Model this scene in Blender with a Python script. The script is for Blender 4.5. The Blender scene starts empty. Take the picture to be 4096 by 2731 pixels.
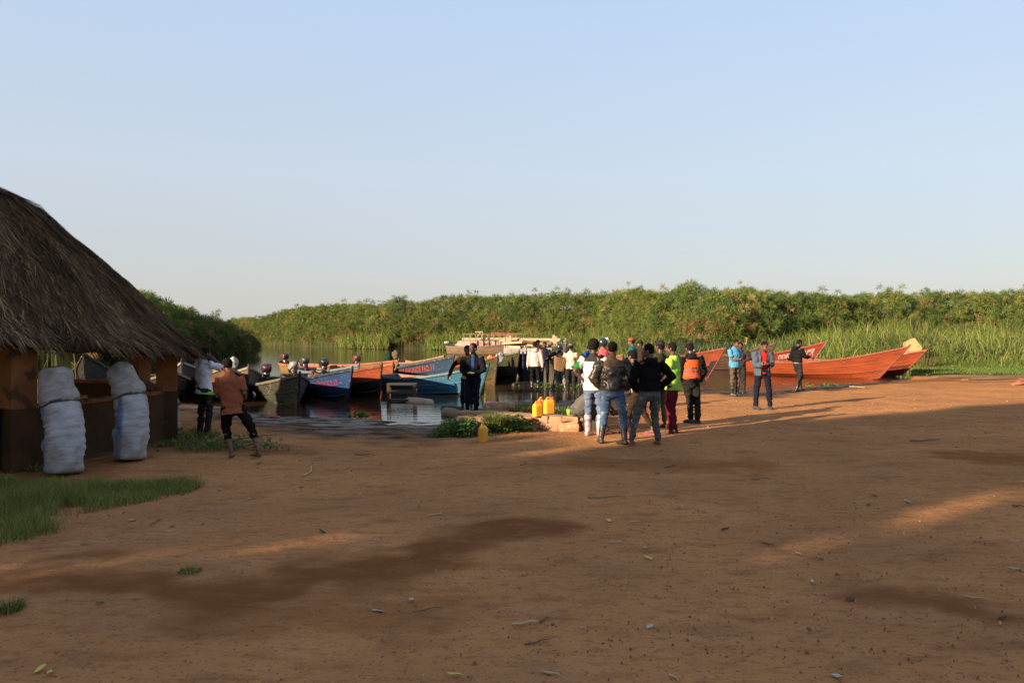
import bpy, math, random
import numpy as np
from mathutils import Vector, Matrix

# ------------------------------------------------------------------ camera, sky, sun, exposure
scn = bpy.context.scene
COL = scn.collection
F = 3137.0; CX = 2048.0; HY = 1330.0; CZ = 1.88; WZ = -0.12
cam = bpy.data.cameras.new('camera'); cam_o = bpy.data.objects.new('camera', cam); COL.objects.link(cam_o)
cam.sensor_width = 36; cam.lens = F/4096*36; cam.clip_start = .1; cam.clip_end = 6000
cam.shift_y = -(1365.5-HY)/4096
cam_o.location = (0, 0, CZ); cam_o.rotation_euler = (math.pi/2, 0, 0)
scn.camera = cam_o
SUN_EL = math.radians(15.5); SUN_AZ = math.radians(38)      # light travels towards (cos38, sin38)
TS = math.tan(SUN_EL)
w = bpy.data.worlds.new('World'); scn.world = w; w.use_nodes = True
nt = w.node_tree; bg = nt.nodes['Background']
sky = nt.nodes.new('ShaderNodeTexSky'); sky.sky_type = 'NISHITA'; sky.sun_disc = False
sky.sun_elevation = SUN_EL; sky.sun_rotation = math.radians(232)
sky.air_density = 1.0; sky.dust_density = 1.0; sky.ozone_density = 2.0
mx = nt.nodes.new('ShaderNodeMix'); mx.data_type = 'RGBA'; mx.inputs[0].default_value = .85
tc = nt.nodes.new('ShaderNodeTexCoord'); sp = nt.nodes.new('ShaderNodeSeparateXYZ'); cr = nt.nodes.new('ShaderNodeValToRGB')
nt.links.new(tc.outputs['Generated'], sp.inputs[0]); nt.links.new(sp.outputs['Z'], cr.inputs[0])
cr.color_ramp.elements[0].position = .05; cr.color_ramp.elements[0].color = (1.94, 1.88, 1.90, 1)
cr.color_ramp.elements[1].position = 1.0; cr.color_ramp.elements[1].color = (1.0, 1.28, 1.85, 1)
for p_, c_ in ((.19, (2.10, 2.27, 2.50)), (.38, (1.88, 2.34, 3.02))): e_ = cr.color_ramp.elements.new(p_); e_.color = (*c_, 1)
nt.links.new(sky.outputs[0], mx.inputs[6]); nt.links.new(cr.outputs[0], mx.inputs[7])
nt.links.new(mx.outputs[2], bg.inputs[0]); bg.inputs[1].default_value = .10
sl = bpy.data.lights.new('sun', 'SUN'); sl.energy = 4.8; sl.angle = math.radians(.55); sl.color = (1, .78, .54)
so = bpy.data.objects.new('sun', sl); COL.objects.link(so)
so.rotation_euler = Vector((math.cos(SUN_AZ)*math.cos(SUN_EL), math.sin(SUN_AZ)*math.cos(SUN_EL), -math.sin(SUN_EL))).to_track_quat('-Z', 'Y').to_euler()
so.location = (-20, -20, 20)
vs = scn.view_settings; vs.view_transform = 'Standard'; vs.look = 'None'; vs.gamma = 1; vs.use_curve_mapping = False
vs.exposure = 1.55
scn.cycles.use_adaptive_sampling = True
rng = np.random.default_rng(7); random.seed(7)

# ------------------------------------------------------------------ helpers
def G(x, y, z=0.0):
    d = F*(CZ-z)/(y-HY); return ((x-CX)*d/F, d, z)
def PX(x, Y): return (x-CX)*Y/F
def PZ(y, Y): return CZ-(y-HY)*Y/F
def uv(u, v): return (.788*u-.616*v, .616*u+.788*v)
def sstep(a, b, x):
    t = np.clip((x-a)/(b-a), 0, 1); return t*t*(3-2*t)
def _h(i, j, k, s):
    n = (i*374761393+j*668265263+k*2147483647+s*1274126177) & 0xffffffff
    n = ((n ^ (n >> 13))*1274126177) & 0xffffffff
    return ((n ^ (n >> 16)) & 0xffff)/65535.0
def vn(x, y, z=0.0, s=0):
    x, y, z = np.broadcast_arrays(np.asarray(x, float), np.asarray(y, float), np.asarray(z, float))
    i = np.floor(x).astype(np.int64); j = np.floor(y).astype(np.int64); k = np.floor(z).astype(np.int64)
    fx, fy, fz = x-i, y-j, z-k
    fx = fx*fx*(3-2*fx); fy = fy*fy*(3-2*fy); fz = fz*fz*(3-2*fz); r = 0
    for a in (0, 1):
        for b in (0, 1):
            for c in (0, 1):
                r = r+_h(i+a, j+b, k+c, s)*(fx if a else 1-fx)*(fy if b else 1-fy)*(fz if c else 1-fz)
    return r*2-1
def fbm(x, y, z=0.0, s=0, o=3):
    r = 0; a = 1; f = 1
    for q in range(o): r = r+a*vn(np.asarray(x)*f, np.asarray(y)*f, np.asarray(z)*f, s+q*17); a *= .5; f *= 2.03
    return r
def tag(o, label=None, cat=None, group=None, kind=None):
    if label: o['label'] = label
    if cat: o['category'] = cat
    if group: o['group'] = group
    if kind: o['kind'] = kind
    return o
def empty(name, loc, rz=0, label=None, cat=None, group=None):
    o = bpy.data.objects.new(name, None); COL.objects.link(o); o.location = loc; o.rotation_euler = (0, 0, rz)
    o.empty_display_size = .2
    return tag(o, label, cat, group)
def link(name, me, parent=None, mats=()):
    o = bpy.data.objects.new(name, me); COL.objects.link(o)
    for m in (mats if isinstance(mats, (list, tuple)) else [mats]): me.materials.append(m)
    if parent is not None: o.parent = parent
    return o
def npmesh(name, V, Fc, n, mats, parent=None, cols=None, attrs=None, smooth=False, cname='col'):
    """V (N,3), Fc (M,n) numpy"""
    me = bpy.data.meshes.new(name); V = np.asarray(V, np.float32); Fc = np.asarray(Fc, np.int32)
    me.vertices.add(len(V)); me.vertices.foreach_set('co', V.ravel())
    me.loops.add(Fc.size); me.loops.foreach_set('vertex_index', Fc.ravel())
    me.polygons.add(len(Fc)); me.polygons.foreach_set('loop_start', np.arange(0, Fc.size, n, dtype=np.int32))
    me.update(calc_edges=True)
    if cols is not None:
        a = me.color_attributes.new(cname, 'FLOAT_COLOR', 'POINT'); c = np.ones((len(V), 4), np.float32); c[:, :3] = cols
        a.data.foreach_set('color', c.ravel())
    for k, v in (attrs or {}).items():
        a = me.attributes.new(k, 'FLOAT', 'POINT'); a.data.foreach_set('value', np.asarray(v, np.float32))
    if smooth: me.shade_smooth()
    return link(name, me, parent, mats)

class MB:
    def __init__(s): s.v = []; s.f = []; s.m = []
    def add(s, vs_, fs, m=0):
        b = len(s.v); s.v += [tuple(p) for p in vs_]; s.f += [tuple(i+b for i in f) for f in fs]; s.m += [m]*len(fs); return b
    def box(s, c, d, R=None, m=0, jit=0):
        vs_ = []
        for x in (-.5, .5):
            for y in (-.5, .5):
                for z in (-.5, .5):
                    p = Vector((x*d[0], y*d[1], z*d[2]))
                    if jit: p += Vector([random.uniform(-jit, jit) for _ in range(3)])
                    if R is not None: p = R @ p
                    vs_.append(p+Vector(c))
        s.add(vs_, [(0, 1, 3, 2), (4, 6, 7, 5), (0, 4, 5, 1), (2, 3, 7, 6), (0, 2, 6, 4), (1, 5, 7, 3)], m)
    def bar(s, a, b, w, h, m=0, up=(0, 0, 1)):
        a = Vector(a); b = Vector(b); d = b-a; L = d.length; x = d.normalized(); y = Vector(up).cross(x)
        y = y.normalized() if y.length > 1e-5 else Vector((0, 1, 0)); z = x.cross(y)
        R = Matrix((x, y, z)).transposed(); s.box((a+b)/2, (L, w, h), R, m)
    def ell(s, c, r, R=None, m=0, nu=14, nv=9):
        vs_ = []; c = Vector(c)
        for j in range(1, nv):
            t = math.pi*j/nv
            for i in range(nu):
                a = 2*math.pi*i/nu; p = Vector((r[0]*math.sin(t)*math.cos(a), r[1]*math.sin(t)*math.sin(a), r[2]*math.cos(t)))
                vs_.append(c+(R @ p if R is not None else p))
        for q in (1, -1):
            p = Vector((0, 0, q*r[2])); vs_.append(c+(R @ p if R is not None else p))
        fs = []
        for j in range(nv-2):
            for i in range(nu): k = (i+1) % nu; fs.append((j*nu+i, (j+1)*nu+i, (j+1)*nu+k, j*nu+k))
        T = len(vs_)-2; B = T+1; l = (nv-2)*nu
        for i in range(nu): k = (i+1) % nu; fs.append((T, i, k)); fs.append((B, l+k, l+i))
        s.add(vs_, fs, m)
    def sweep(s, pts, rad, side=(1, 0, 0), n=10, m=0, cap=True):
        """pts chain; rad list of r or (rx, ry): rx along side"""
        pts = [Vector(p) for p in pts]; rad = [(r, r) if not isinstance(r, (tuple, list)) else r for r in rad]; side = Vector(side)
        N = len(pts); T = []
        for i in range(N):
            d = (pts[min(i+1, N-1)]-pts[max(i-1, 0)]); T.append(d.normalized() if d.length > 1e-6 else Vector((0, 0, 1)))
        if cap:
            P = [pts[0]-T[0]*min(rad[0])*.75, pts[0]-T[0]*min(rad[0])*.45]+pts+[pts[-1]+T[-1]*min(rad[-1])*.45, pts[-1]+T[-1]*min(rad[-1])*.75]
            Rr = [(rad[0][0]*.35, rad[0][1]*.35), (rad[0][0]*.8, rad[0][1]*.8)]+rad+[(rad[-1][0]*.8, rad[-1][1]*.8), (rad[-1][0]*.35, rad[-1][1]*.35)]
            TT = [T[0], T[0]]+T+[T[-1], T[-1]]
        else: P, Rr, TT = pts, rad, T
        vs_ = []; sd = side
        for p, r, t in zip(P, Rr, TT):
            x = side-t*side.dot(t)
            if x.length < .2: x = sd-t*sd.dot(t)
            x.normalize(); sd = x; y = t.cross(x)
            for i in range(n):
                a = 2*math.pi*i/n; vs_.append(p+x*(r[0]*math.cos(a))+y*(r[1]*math.sin(a)))
        fs = []; K = len(P)
        for j in range(K-1):
            for i in range(n): k = (i+1) % n; fs.append((j*n+i, j*n+k, (j+1)*n+k, (j+1)*n+i))
        fs.append(tuple(range(n-1, -1, -1))); fs.append(tuple((K-1)*n+i for i in range(n)))
        s.add(vs_, fs, m)
    def build(s, name, mats, parent=None, smooth=False, bevel=0):
        me = bpy.data.meshes.new(name); me.from_pydata(s.v, [], s.f); me.polygons.foreach_set('material_index', s.m); me.update()
        if smooth: me.shade_smooth()
        o = link(name, me, parent, mats)
        if bevel:
            b = o.modifiers.new('bevel', 'BEVEL'); b.width = bevel; b.segments = 2; b.limit_method = 'ANGLE'
        return o
    def remesh(s, name, mats, parent=None, vox=.012, smooth=3, disp=None, zone=None, clipz=None, cut=None):
        me = bpy.data.meshes.new('t'); me.from_pydata(s.v, [], s.f); me.update()
        o = bpy.data.objects.new('t', me); COL.objects.link(o)
        r = o.modifiers.new('r', 'REMESH'); r.mode = 'VOXEL'; r.voxel_size = vox
        if smooth: q = o.modifiers.new('s', 'SMOOTH'); q.factor = .5; q.iterations = smooth
        ev = o.evaluated_get(bpy.context.evaluated_depsgraph_get()); nm = bpy.data.meshes.new_from_object(ev)
        bpy.data.objects.remove(o); bpy.data.meshes.remove(me); nm.name = name
        N = len(nm.vertices); co = np.zeros(N*3); nm.vertices.foreach_get('co', co); co = co.reshape(-1, 3)
        if disp:
            no = np.zeros(N*3); nm.vertices.foreach_get('normal', no); no = no.reshape(-1, 3); co = co+no*disp(co)[:, None]
        if clipz is not None: co[:, 2] = np.maximum(co[:, 2], clipz)
        nm.vertices.foreach_set('co', co.ravel()); nm.update()
        o = link(name, nm, parent, mats)
        M = len(nm.polygons)
        if zone or cut:
            c = np.zeros(M*3); nm.polygons.foreach_get('center', c); c = c.reshape(-1, 3)
            if zone: nm.polygons.foreach_set('material_index', np.asarray(zone(c), np.int32))
        nm.shade_smooth()
        if cut:
            import bmesh
            bm = bmesh.new(); bm.from_mesh(nm); bm.faces.ensure_lookup_table(); k = cut(c)
            bmesh.ops.delete(bm, geom=[bm.faces[i] for i in np.nonzero(k)[0]], context='FACES'); bm.to_mesh(nm); bm.free()
        return o

# ------------------------------------------------------------------ materials
MATS = {}
def mat(name, col, rough=.8, col2=None, sc=6, amt=.5, bump=0, bsc=30, spec=.3, metal=0, str3=None, attr=None, trans=0, col3=None, sc3=20, thr3=.6, wave=None):
    if name in MATS: return MATS[name]
    m = bpy.data.materials.new(name); m.use_nodes = True; MATS[name] = m; nt = m.node_tree; N = nt.nodes; L = nt.links
    b = N['Principled BSDF']; b.inputs['Roughness'].default_value = rough; b.inputs['Specular IOR Level'].default_value = spec
    b.inputs['Metallic'].default_value = metal
    tc = N.new('ShaderNodeTexCoord'); mp = N.new('ShaderNodeMapping'); L.new(tc.outputs['Object'], mp.inputs[0])
    if str3: mp.inputs['Scale'].default_value = str3
    def mixc(a, bb, f):
        x = N.new('ShaderNodeMix'); x.data_type = 'RGBA'
        if isinstance(a, tuple): x.inputs[6].default_value = (*a, 1)
        else: L.new(a, x.inputs[6])
        if isinstance(bb, tuple): x.inputs[7].default_value = (*bb, 1)
        else: L.new(bb, x.inputs[7])
        if isinstance(f, float): x.inputs[0].default_value = f
        else: L.new(f, x.inputs[0])
        return x.outputs[2]
    def ns(scale, lo, hi, det=4):
        n = N.new('ShaderNodeTexNoise'); n.inputs['Scale'].default_value = scale; n.inputs['Detail'].default_value = det; L.new(mp.outputs[0], n.inputs[0])
        r = N.new('ShaderNodeMapRange'); r.inputs[1].default_value = lo; r.inputs[2].default_value = hi; L.new(n.outputs[0], r.inputs[0]); return r.outputs[0]
    if attr:
        a = N.new('ShaderNodeAttribute'); a.attribute_name = attr; base = a.outputs['Color']
    else: base = col
    if col2: base = mixc(base, col2, ns(sc, .5-.3*(1-amt)-.02, .5+.35*(1-amt)+.1))
    if col3: base = mixc(base, col3, ns(sc3, thr3, thr3+.08, 6))
    if isinstance(base, tuple): b.inputs['Base Color'].default_value = (*base, 1)
    else: L.new(base, b.inputs['Base Color'])
    if bump:
        n = N.new('ShaderNodeTexNoise'); n.inputs['Scale'].default_value = bsc; n.inputs['Detail'].default_value = 6; L.new(mp.outputs[0], n.inputs[0])
        bp = N.new('ShaderNodeBump'); bp.inputs['Strength'].default_value = 1; bp.inputs['Distance'].default_value = bump; L.new(n.outputs[0], bp.inputs['Height']); L.new(bp.outputs[0], b.inputs['Normal'])
    if trans:
        t = N.new('ShaderNodeBsdfTranslucent'); ms = N.new('ShaderNodeMixShader'); ms.inputs[0].default_value = trans
        if isinstance(base, tuple): t.inputs[0].default_value = (*base, 1)
        else: L.new(base, t.inputs[0])
        L.new(b.outputs[0], ms.inputs[1]); L.new(t.outputs[0], ms.inputs[2]); L.new(ms.outputs[0], N['Material Output'].inputs[0])
    return m
def cloth(name, c, k=.6, rough=.9, spec=.08):
    c = tuple(x*.66 for x in c)
    return mat('cloth_'+name, c, rough, tuple(x*k for x in c), 7, .3, .004, 60, spec)
def paint(name, c, wear=(.30, .22, .15), thr=.60, c2=None):
    c = tuple(x*.56 for x in c); wear = tuple(x*.7 for x in wear); thr += .035
    return mat('paint_'+name, c, .62, c2 or tuple(x*.45 for x in c), 2.2, .2, .006, 25, .25, str3=(.6, 1, 2.2), col3=wear, sc3=13, thr3=thr)
SKIN = mat('skin', (.085, .042, .026), .5, (.060, .030, .018), 8, .3, .001, 90, .4)
SKIN2 = mat('skin_lighter', (.13, .062, .037), .5, (.10, .047, .027), 8, .3, .001, 90, .4)
HAIR = mat('hair', (.010, .008, .007), .95, None, bump=.006, bsc=120, spec=.1)
EYE = mat('eye_white', (.45, .40, .34), .3); BLACK = mat('black_rubber', (.012, .012, .013), .38, (.05, .04, .03), 9, .2, .001, 40, .5)
WOOD = mat('weathered_wood', (.26, .17, .10), .85, (.13, .085, .055), 3, .3, .004, 22, .2, str3=(1, 5, 5))
WOODL = mat('sunbleached_wood', (.46, .35, .24), .85, (.28, .20, .13), 3, .3, .004, 22, .2, str3=(1, 5, 5))
DARKW = mat('tarred_wood', (.035, .030, .024), .75, (.075, .055, .035), 3, .3, .004, 22, .3, str3=(1, 4, 4))
METAL = mat('grey_metal', (.35, .36, .37), .4, None, metal=.6)
SILVER = mat('silver_cowl', (.42, .43, .44), .35, (.3, .3, .31), 8, .3, spec=.5)
WHITEP = mat('white_plastic', (.72, .71, .66), .45, (.55, .53, .47), 8, .3)

# ------------------------------------------------------------------ ground
SH = [(-3000, 1560), (0, 1575), (500, 1590), (700, 1605), (850, 1625), (1000, 1650), (1100, 1662), (1250, 1668), (1400, 1675), (1550, 1690), (1750, 1690), (1850, 1668), (1900, 1640),
      (2050, 1622), (2200, 1612), (2350, 1590), (2500, 1566), (2700, 1546), (2800, 1552), (2900, 1562), (3100, 1566), (3170, 1556), (3240, 1548), (3330, 1543), (3450, 1532), (3560, 1524), (3640, 1512), (3720, 1400), (3800, 1345), (9000, 1345)]
shx = np.array([a for a, b in SH], float); shd = F*(CZ-WZ)/(np.array([b for a, b in SH], float)-HY)
def shore_q(X, Y):
    X = np.asarray(X, float); Y = np.asarray(Y, float); Ys = np.maximum(Y, .5)
    px = CX+F*X/Ys; d = np.interp(px, shx, shd)
    d = np.where(Y < .5, 20, d); return d-Y
def ground_z(X, Y):
    q = shore_q(X, Y)+.25*vn(X*1.3, Y*1.3, 0, 5)
    z = np.where(q > 0, WZ+.12*(1-np.exp(-np.maximum(q, 0)/2.2)), WZ-.55*(1-np.exp(np.minimum(q, 0)/3.5)))
    near = np.exp(-np.maximum(q, 0)/2.5)
    z = z+.024*vn(X*2.1, Y*2.1, 0, 3)*near*(q > -1.5)+.030*vn(X*4.5, Y*6.5, 0, 4)*near*(q > -1)+.010*vn(X*12, Y*12, 0, 6)*near*(q > -1)
    z = z+.03*vn(X*.35, Y*.35, 0, 8)*sstep(1, 5, q)+.008*fbm(X*1.7, Y*1.7, 0, 9)*sstep(.5, 3, q)
    z = z-.09*sstep(-3, -5.5, X)*sstep(8.5, 11, Y)*(q > 0)*np.clip(q/3, 0, 1)*0
    land = sstep(44, 48, Y)*sstep(4, 9, X)
    return z*(1-land)+land*.08
def gz(x, y): return float(ground_z(np.array([x]), np.array([y]))[0])
def axis(segs):
    out = []
    for a, b, st in segs: out += list(np.arange(a, b, st))
    return np.array(out)
gx = axis([(-3000, -200, 250), (-200, -40, 10), (-40, -14, 1), (-14, -8, .25), (-8, 10, .09), (10, 18, .14), (18, 30, .4), (30, 60, 2), (60, 240, 15), (240, 3001, 250)])
gy = axis([(-60, 0, 5), (0, 3, .4), (3, 9, .055), (9, 16, .08), (16, 30, .14), (30, 50, .4), (50, 90, 2), (90, 300, 15), (300, 4001, 300)])
XX, YY = np.meshgrid(gx, gy); ZZ = ground_z(XX, YY)
fine = sstep(16, 8, YY)*sstep(-9, -8, XX)*sstep(11, 9, XX)
ZZ = ZZ+fine*(.007*fbm(XX*4.3, YY*4.3, 0, 21)-.010*np.maximum(vn(XX*3.1, YY*2.3, 0, 23)-.35, 0)+.003*vn(XX*16, YY*16, 0, 22))
V = np.stack([XX.ravel(), YY.ravel(), ZZ.ravel()], 1); nx, ny = len(gx), len(gy)
I = (np.arange(ny-1)[:, None]*nx+np.arange(nx-1)[None, :]).ravel(); FQ = np.stack([I, I+1, I+nx+1, I+nx], 1)
qq = shore_q(XX, YY)+.5*fbm(XX*.9, YY*.9, 0, 31)
wet = sstep(4.6, 1.0, qq+.8*vn(XX*1.5, YY*2.0, 0, 33)+.4*vn(XX*5, YY*6, 0, 34))
STAINS = [((300, 2340), (1000, 2390), .33, 1), ((1000, 2390), (1500, 2260), .42, 1), ((1500, 2260), (2150, 2100), .36, 1), ((0, 2350), (350, 2350), .3, .8), ((3550, 2350), (3950, 2440), .28, .9), ((2300, 1850), (3000, 1860), .5, .6),
          ((3900, 1830), (4300, 1850), .7, .8), ((420, 1700), (100, 1960), .9, .75), ((100, 1960), (-600, 2050), 1.0, .75), ((700, 1780), (1100, 1800), .6, .6), ((2500, 1700), (2600, 1640), .8, .5), ((250, 2250), (480, 2210), .15, .7), ((1600, 2440), (800, 2480), .25, .5), ((3600, 1530), (3850, 1514), .7, .9), ((3850, 1530), (4300, 1525), .5, .6)]
st = np.zeros_like(XX); wx = XX+.22*fbm(XX*2.2, YY*2.2, 0, 41); wy = YY+.22*fbm(XX*2.2, YY*2.2, 0, 45)
for a, b, r, k in STAINS:
    a = np.array(G(*a)[:2]); b = np.array(G(*b)[:2]); d = b-a
    t = np.clip(((wx-a[0])*d[0]+(wy-a[1])*d[1])/(d@d), 0, 1); ds = np.hypot(wx-a[0]-t*d[0], wy-a[1]-t*d[1])
    st = np.maximum(st, k*sstep(r*1.5, r*.35, ds+.12*vn(XX*5, YY*6, 0, 47)*r*2))
grs = np.zeros_like(XX)   # soil under grass, right-hand bank
pxx = CX+F*XX/np.maximum(YY, .5)
grs = sstep(33.5, 36, YY+.8*fbm(XX*.6, YY*.6, 0, 51))*sstep(3560, 3720, pxx+40*fbm(XX*.4, YY*.4, 0, 52))*(YY > 20)
gm = bpy.data.materials.new('red_dirt'); gm.use_nodes = True; N = gm.node_tree.nodes; L = gm.node_tree.links; B = N['Principled BSDF']
def nnoise(scale, det=5, sc3=None, rough=.5):
    n = N.new('ShaderNodeTexNoise'); n.inputs['Scale'].default_value = scale; n.inputs['Detail'].default_value = det; n.inputs['Roughness'].default_value = rough
    g = N.new('ShaderNodeNewGeometry'); 
    if sc3: mp = N.new('ShaderNodeMapping'); mp.inputs['Scale'].default_value = sc3; L.new(g.outputs['Position'], mp.inputs[0]); L.new(mp.outputs[0], n.inputs[0])
    else: L.new(g.outputs['Position'], n.inputs[0])
    return n.outputs[0]
def rmp(s, a, b, c=0, d=1):
    r = N.new('ShaderNodeMapRange'); L.new(s, r.inputs[0]); r.inputs[1].default_value = a; r.inputs[2].default_value = b; r.inputs[3].default_value = c; r.inputs[4].default_value = d; return r.outputs[0]
def mixn(a, b, f, bt='MIX'):
    x = N.new('ShaderNodeMix'); x.data_type = 'RGBA'; x.blend_type = bt
    for v, i in ((a, 6), (b, 7)):
        if isinstance(v, tuple): x.inputs[i].default_value = (*v, 1)
        else: L.new(v, x.inputs[i])
    if isinstance(f, (int, float)): x.inputs[0].default_value = f
    else: L.new(f, x.inputs[0])
    return x.outputs[2]
def attr(n): a = N.new('ShaderNodeAttribute'); a.attribute_name = n; return a.outputs['Fac']
c = mixn((.47, .215, .086), (.365, .170, .072), rmp(nnoise(.45, 4), .38, .62))
c = mixn(c, (.50, .252, .120), rmp(nnoise(1.1, 5, (1, 1.6, 1)), .5, .8, 0, .55))
c = mixn(c, (.19, .083, .040), rmp(nnoise(2.6, 6, (.7, 1.5, 1)), .52, .72, 0, .55))
c = mixn(c, (.21, .095, .048), rmp(nnoise(9, 6, (.8, 1.5, 1), .7), .50, .66, 0, .6))
c = mixn(c, (.11, .055, .032), rmp(nnoise(38, 3), .60, .70, 0, .8))
c = mixn(c, (.50, .30, .19), rmp(nnoise(55, 2), .66, .74, 0, .5))
stf = N.new('ShaderNodeMath'); stf.operation = 'MULTIPLY'; L.new(attr('stain'), stf.inputs[0]); L.new(rmp(nnoise(3.2, 7, (1, 1.7, 1), .65), .28, .52, .62, 1.0), stf.inputs[1])
c = mixn(c, (.20, .078, .030), stf.outputs[0])
mud = mixn((.060, .036, .022), (.125, .070, .040), rmp(nnoise(3.5, 5), .4, .65))
c = mixn(c, mud, rmp(attr('wet'), 0, .55))
c = mixn(c, (.06, .075, .02), attr('grass'))
L.new(c, B.inputs['Base Color'])
rgn = N.new('ShaderNodeMath'); rgn.operation = 'MULTIPLY'; L.new(attr('wet'), rgn.inputs[0]); L.new(rmp(nnoise(2.2, 4, (.6, 1.6, 1)), .40, .56), rgn.inputs[1]); rg = rmp(rgn.outputs[0], .2, .9, .95, .40); L.new(rg, B.inputs['Roughness'])
L.new(rmp(rgn.outputs[0], 0.1, .8, .0, .14), B.inputs['Specular IOR Level'])
bp1 = N.new('ShaderNodeBump'); bp1.inputs['Distance'].default_value = .035; bp1.inputs['Strength'].default_value = .8; L.new(nnoise(9, 8, None, .62), bp1.inputs['Height'])
bp2 = N.new('ShaderNodeBump'); bp2.inputs['Distance'].default_value = .006; bp2.inputs['Strength'].default_value = .8; L.new(nnoise(60, 5, None, .6), bp2.inputs['Height']); L.new(bp1.outputs[0], bp2.inputs['Normal'])
L.new(bp2.outputs[0], B.inputs['Normal'])
go = npmesh('ground', V, FQ, 4, gm, attrs={'wet': wet.ravel(), 'stain': st.ravel(), 'grass': grs.ravel()}, smooth=True)
tag(go, 'reddish brown trampled dirt of the landing site', kind='structure')

# ------------------------------------------------------------------ water
wm = bpy.data.materials.new('river_water'); wm.use_nodes = True; N = wm.node_tree.nodes; L = wm.node_tree.links; B = N['Principled BSDF']
B.inputs['Base Color'].default_value = (.045, .026, .012, 1); B.inputs['Roughness'].default_value = .035; B.inputs['IOR'].default_value = 1.33; B.inputs['Specular IOR Level'].default_value = .5
b1 = N.new('ShaderNodeBump'); b1.inputs['Distance'].default_value = .02; b1.inputs['Strength'].default_value = .55; L.new(nnoise(2.2, 4, (.45, 1.6, 1)), b1.inputs['Height'])
b2 = N.new('ShaderNodeBump'); b2.inputs['Distance'].default_value = .006; b2.inputs['Strength'].default_value = .5; L.new(nnoise(9, 3, (.5, 1.5, 1)), b2.inputs['Height']); L.new(b1.outputs[0], b2.inputs['Normal']); L.new(b2.outputs[0], B.inputs['Normal'])
wo = npmesh('water', [(-3000, 8, WZ), (3000, 8, WZ), (3000, 4000, WZ), (-3000, 4000, WZ)], [(0, 1, 2, 3)], 4, wm)
tag(wo, 'calm brown river water reflecting reeds and pale sky', kind='structure')
# ------------------------------------------------------------------ people
def ik(S, T, a, b, pole):
    S = Vector(S); T = Vector(T); D = T-S; d = min(D.length, (a+b)*.998); n = D.normalized(); T = S+n*d
    x = (a*a-b*b+d*d)/(2*d); h = math.sqrt(max(a*a-x*x, 0)); p = Vector(pole); p = p-n*p.dot(n)
    p = p.normalized() if p.length > 1e-4 else Vector((0, 0, 1)); return S+n*x+p*h, T
def hand(mb, W, d, n, s=1, side=1, curl=.5):
    """W wrist, d direction, n palm normal, side +1 right"""
    d = d.normalized(); n = (n-d*n.dot(d)).normalized(); t = d.cross(n)*side
    mb.sweep([W-d*.01, W+d*.035, W+d*.085], [(.024, .017), (.036, .016), (.040, .014)], t, 8)
    for i, (o, l) in enumerate(((.028, .066), (.010, .076), (-.010, .070), (-.027, .054))):
        b = W+d*.080+t*o; a = curl*.9; p = [b]; dd = d+t*o*2.2; dd.normalize()
        for k in range(3):
            dd = (dd*math.cos(a*.55)+n*math.sin(a*.55)).normalized(); p.append(p[-1]+dd*l*(.42, .33, .25)[k])
        mb.sweep(p, [.0098, .0095, .0088, .0075], t, 6)
    b = W+d*.025+t*.028; mb.sweep([b, b+(t*.8+d*.6+n*.25).normalized()*.035, b+(t*.8+d*.6+n*.25).normalized()*.035+(d*.8+t*.2+n*.4).normalized()*.03], [.014, .012, .009], n, 6)
def foot(mb, A, yaw, r=1.0, sole=0):
    """A ankle; forward from yaw (0 = +Y)"""
    f = Vector((-math.sin(yaw), math.cos(yaw), 0)); sd = Vector((math.cos(yaw), math.sin(yaw), 0)); z = A.z-.085
    A = Vector((A.x, A.y, z))
    mb.sweep([A-f*.045+Vector((0, 0, .04)), A+f*.03+Vector((0, 0, .042)), A+f*.10+Vector((0, 0, .034)), A+f*.155+Vector((0, 0, .024))],
             [(.034*r, .040*r), (.038*r, .046*r), (.045*r, .034*r), (.040*r, .022*r)], sd, 10)
ARM = {'down': ((.27, .02, .84), (.6, -1, 0)), 'hips': ((.17, -.03, 1.0), (1, -.75, 0)), 'phone': ((.05, .28, 1.14), (.35, -.25, -1)),
       'pocket': ((.21, .09, .90), (.9, -.8, 0)), 'belly': ((.05, .19, 1.0), (1, -.5, -.3)), 'fold': ((-.08, .20, 1.22), (1, 0, -1)), 'up': ((.2, .1, 1.75), (1, .2, -.5)), 'front': ((.10, .33, 1.05), (.7, -.3, -1))}
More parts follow.
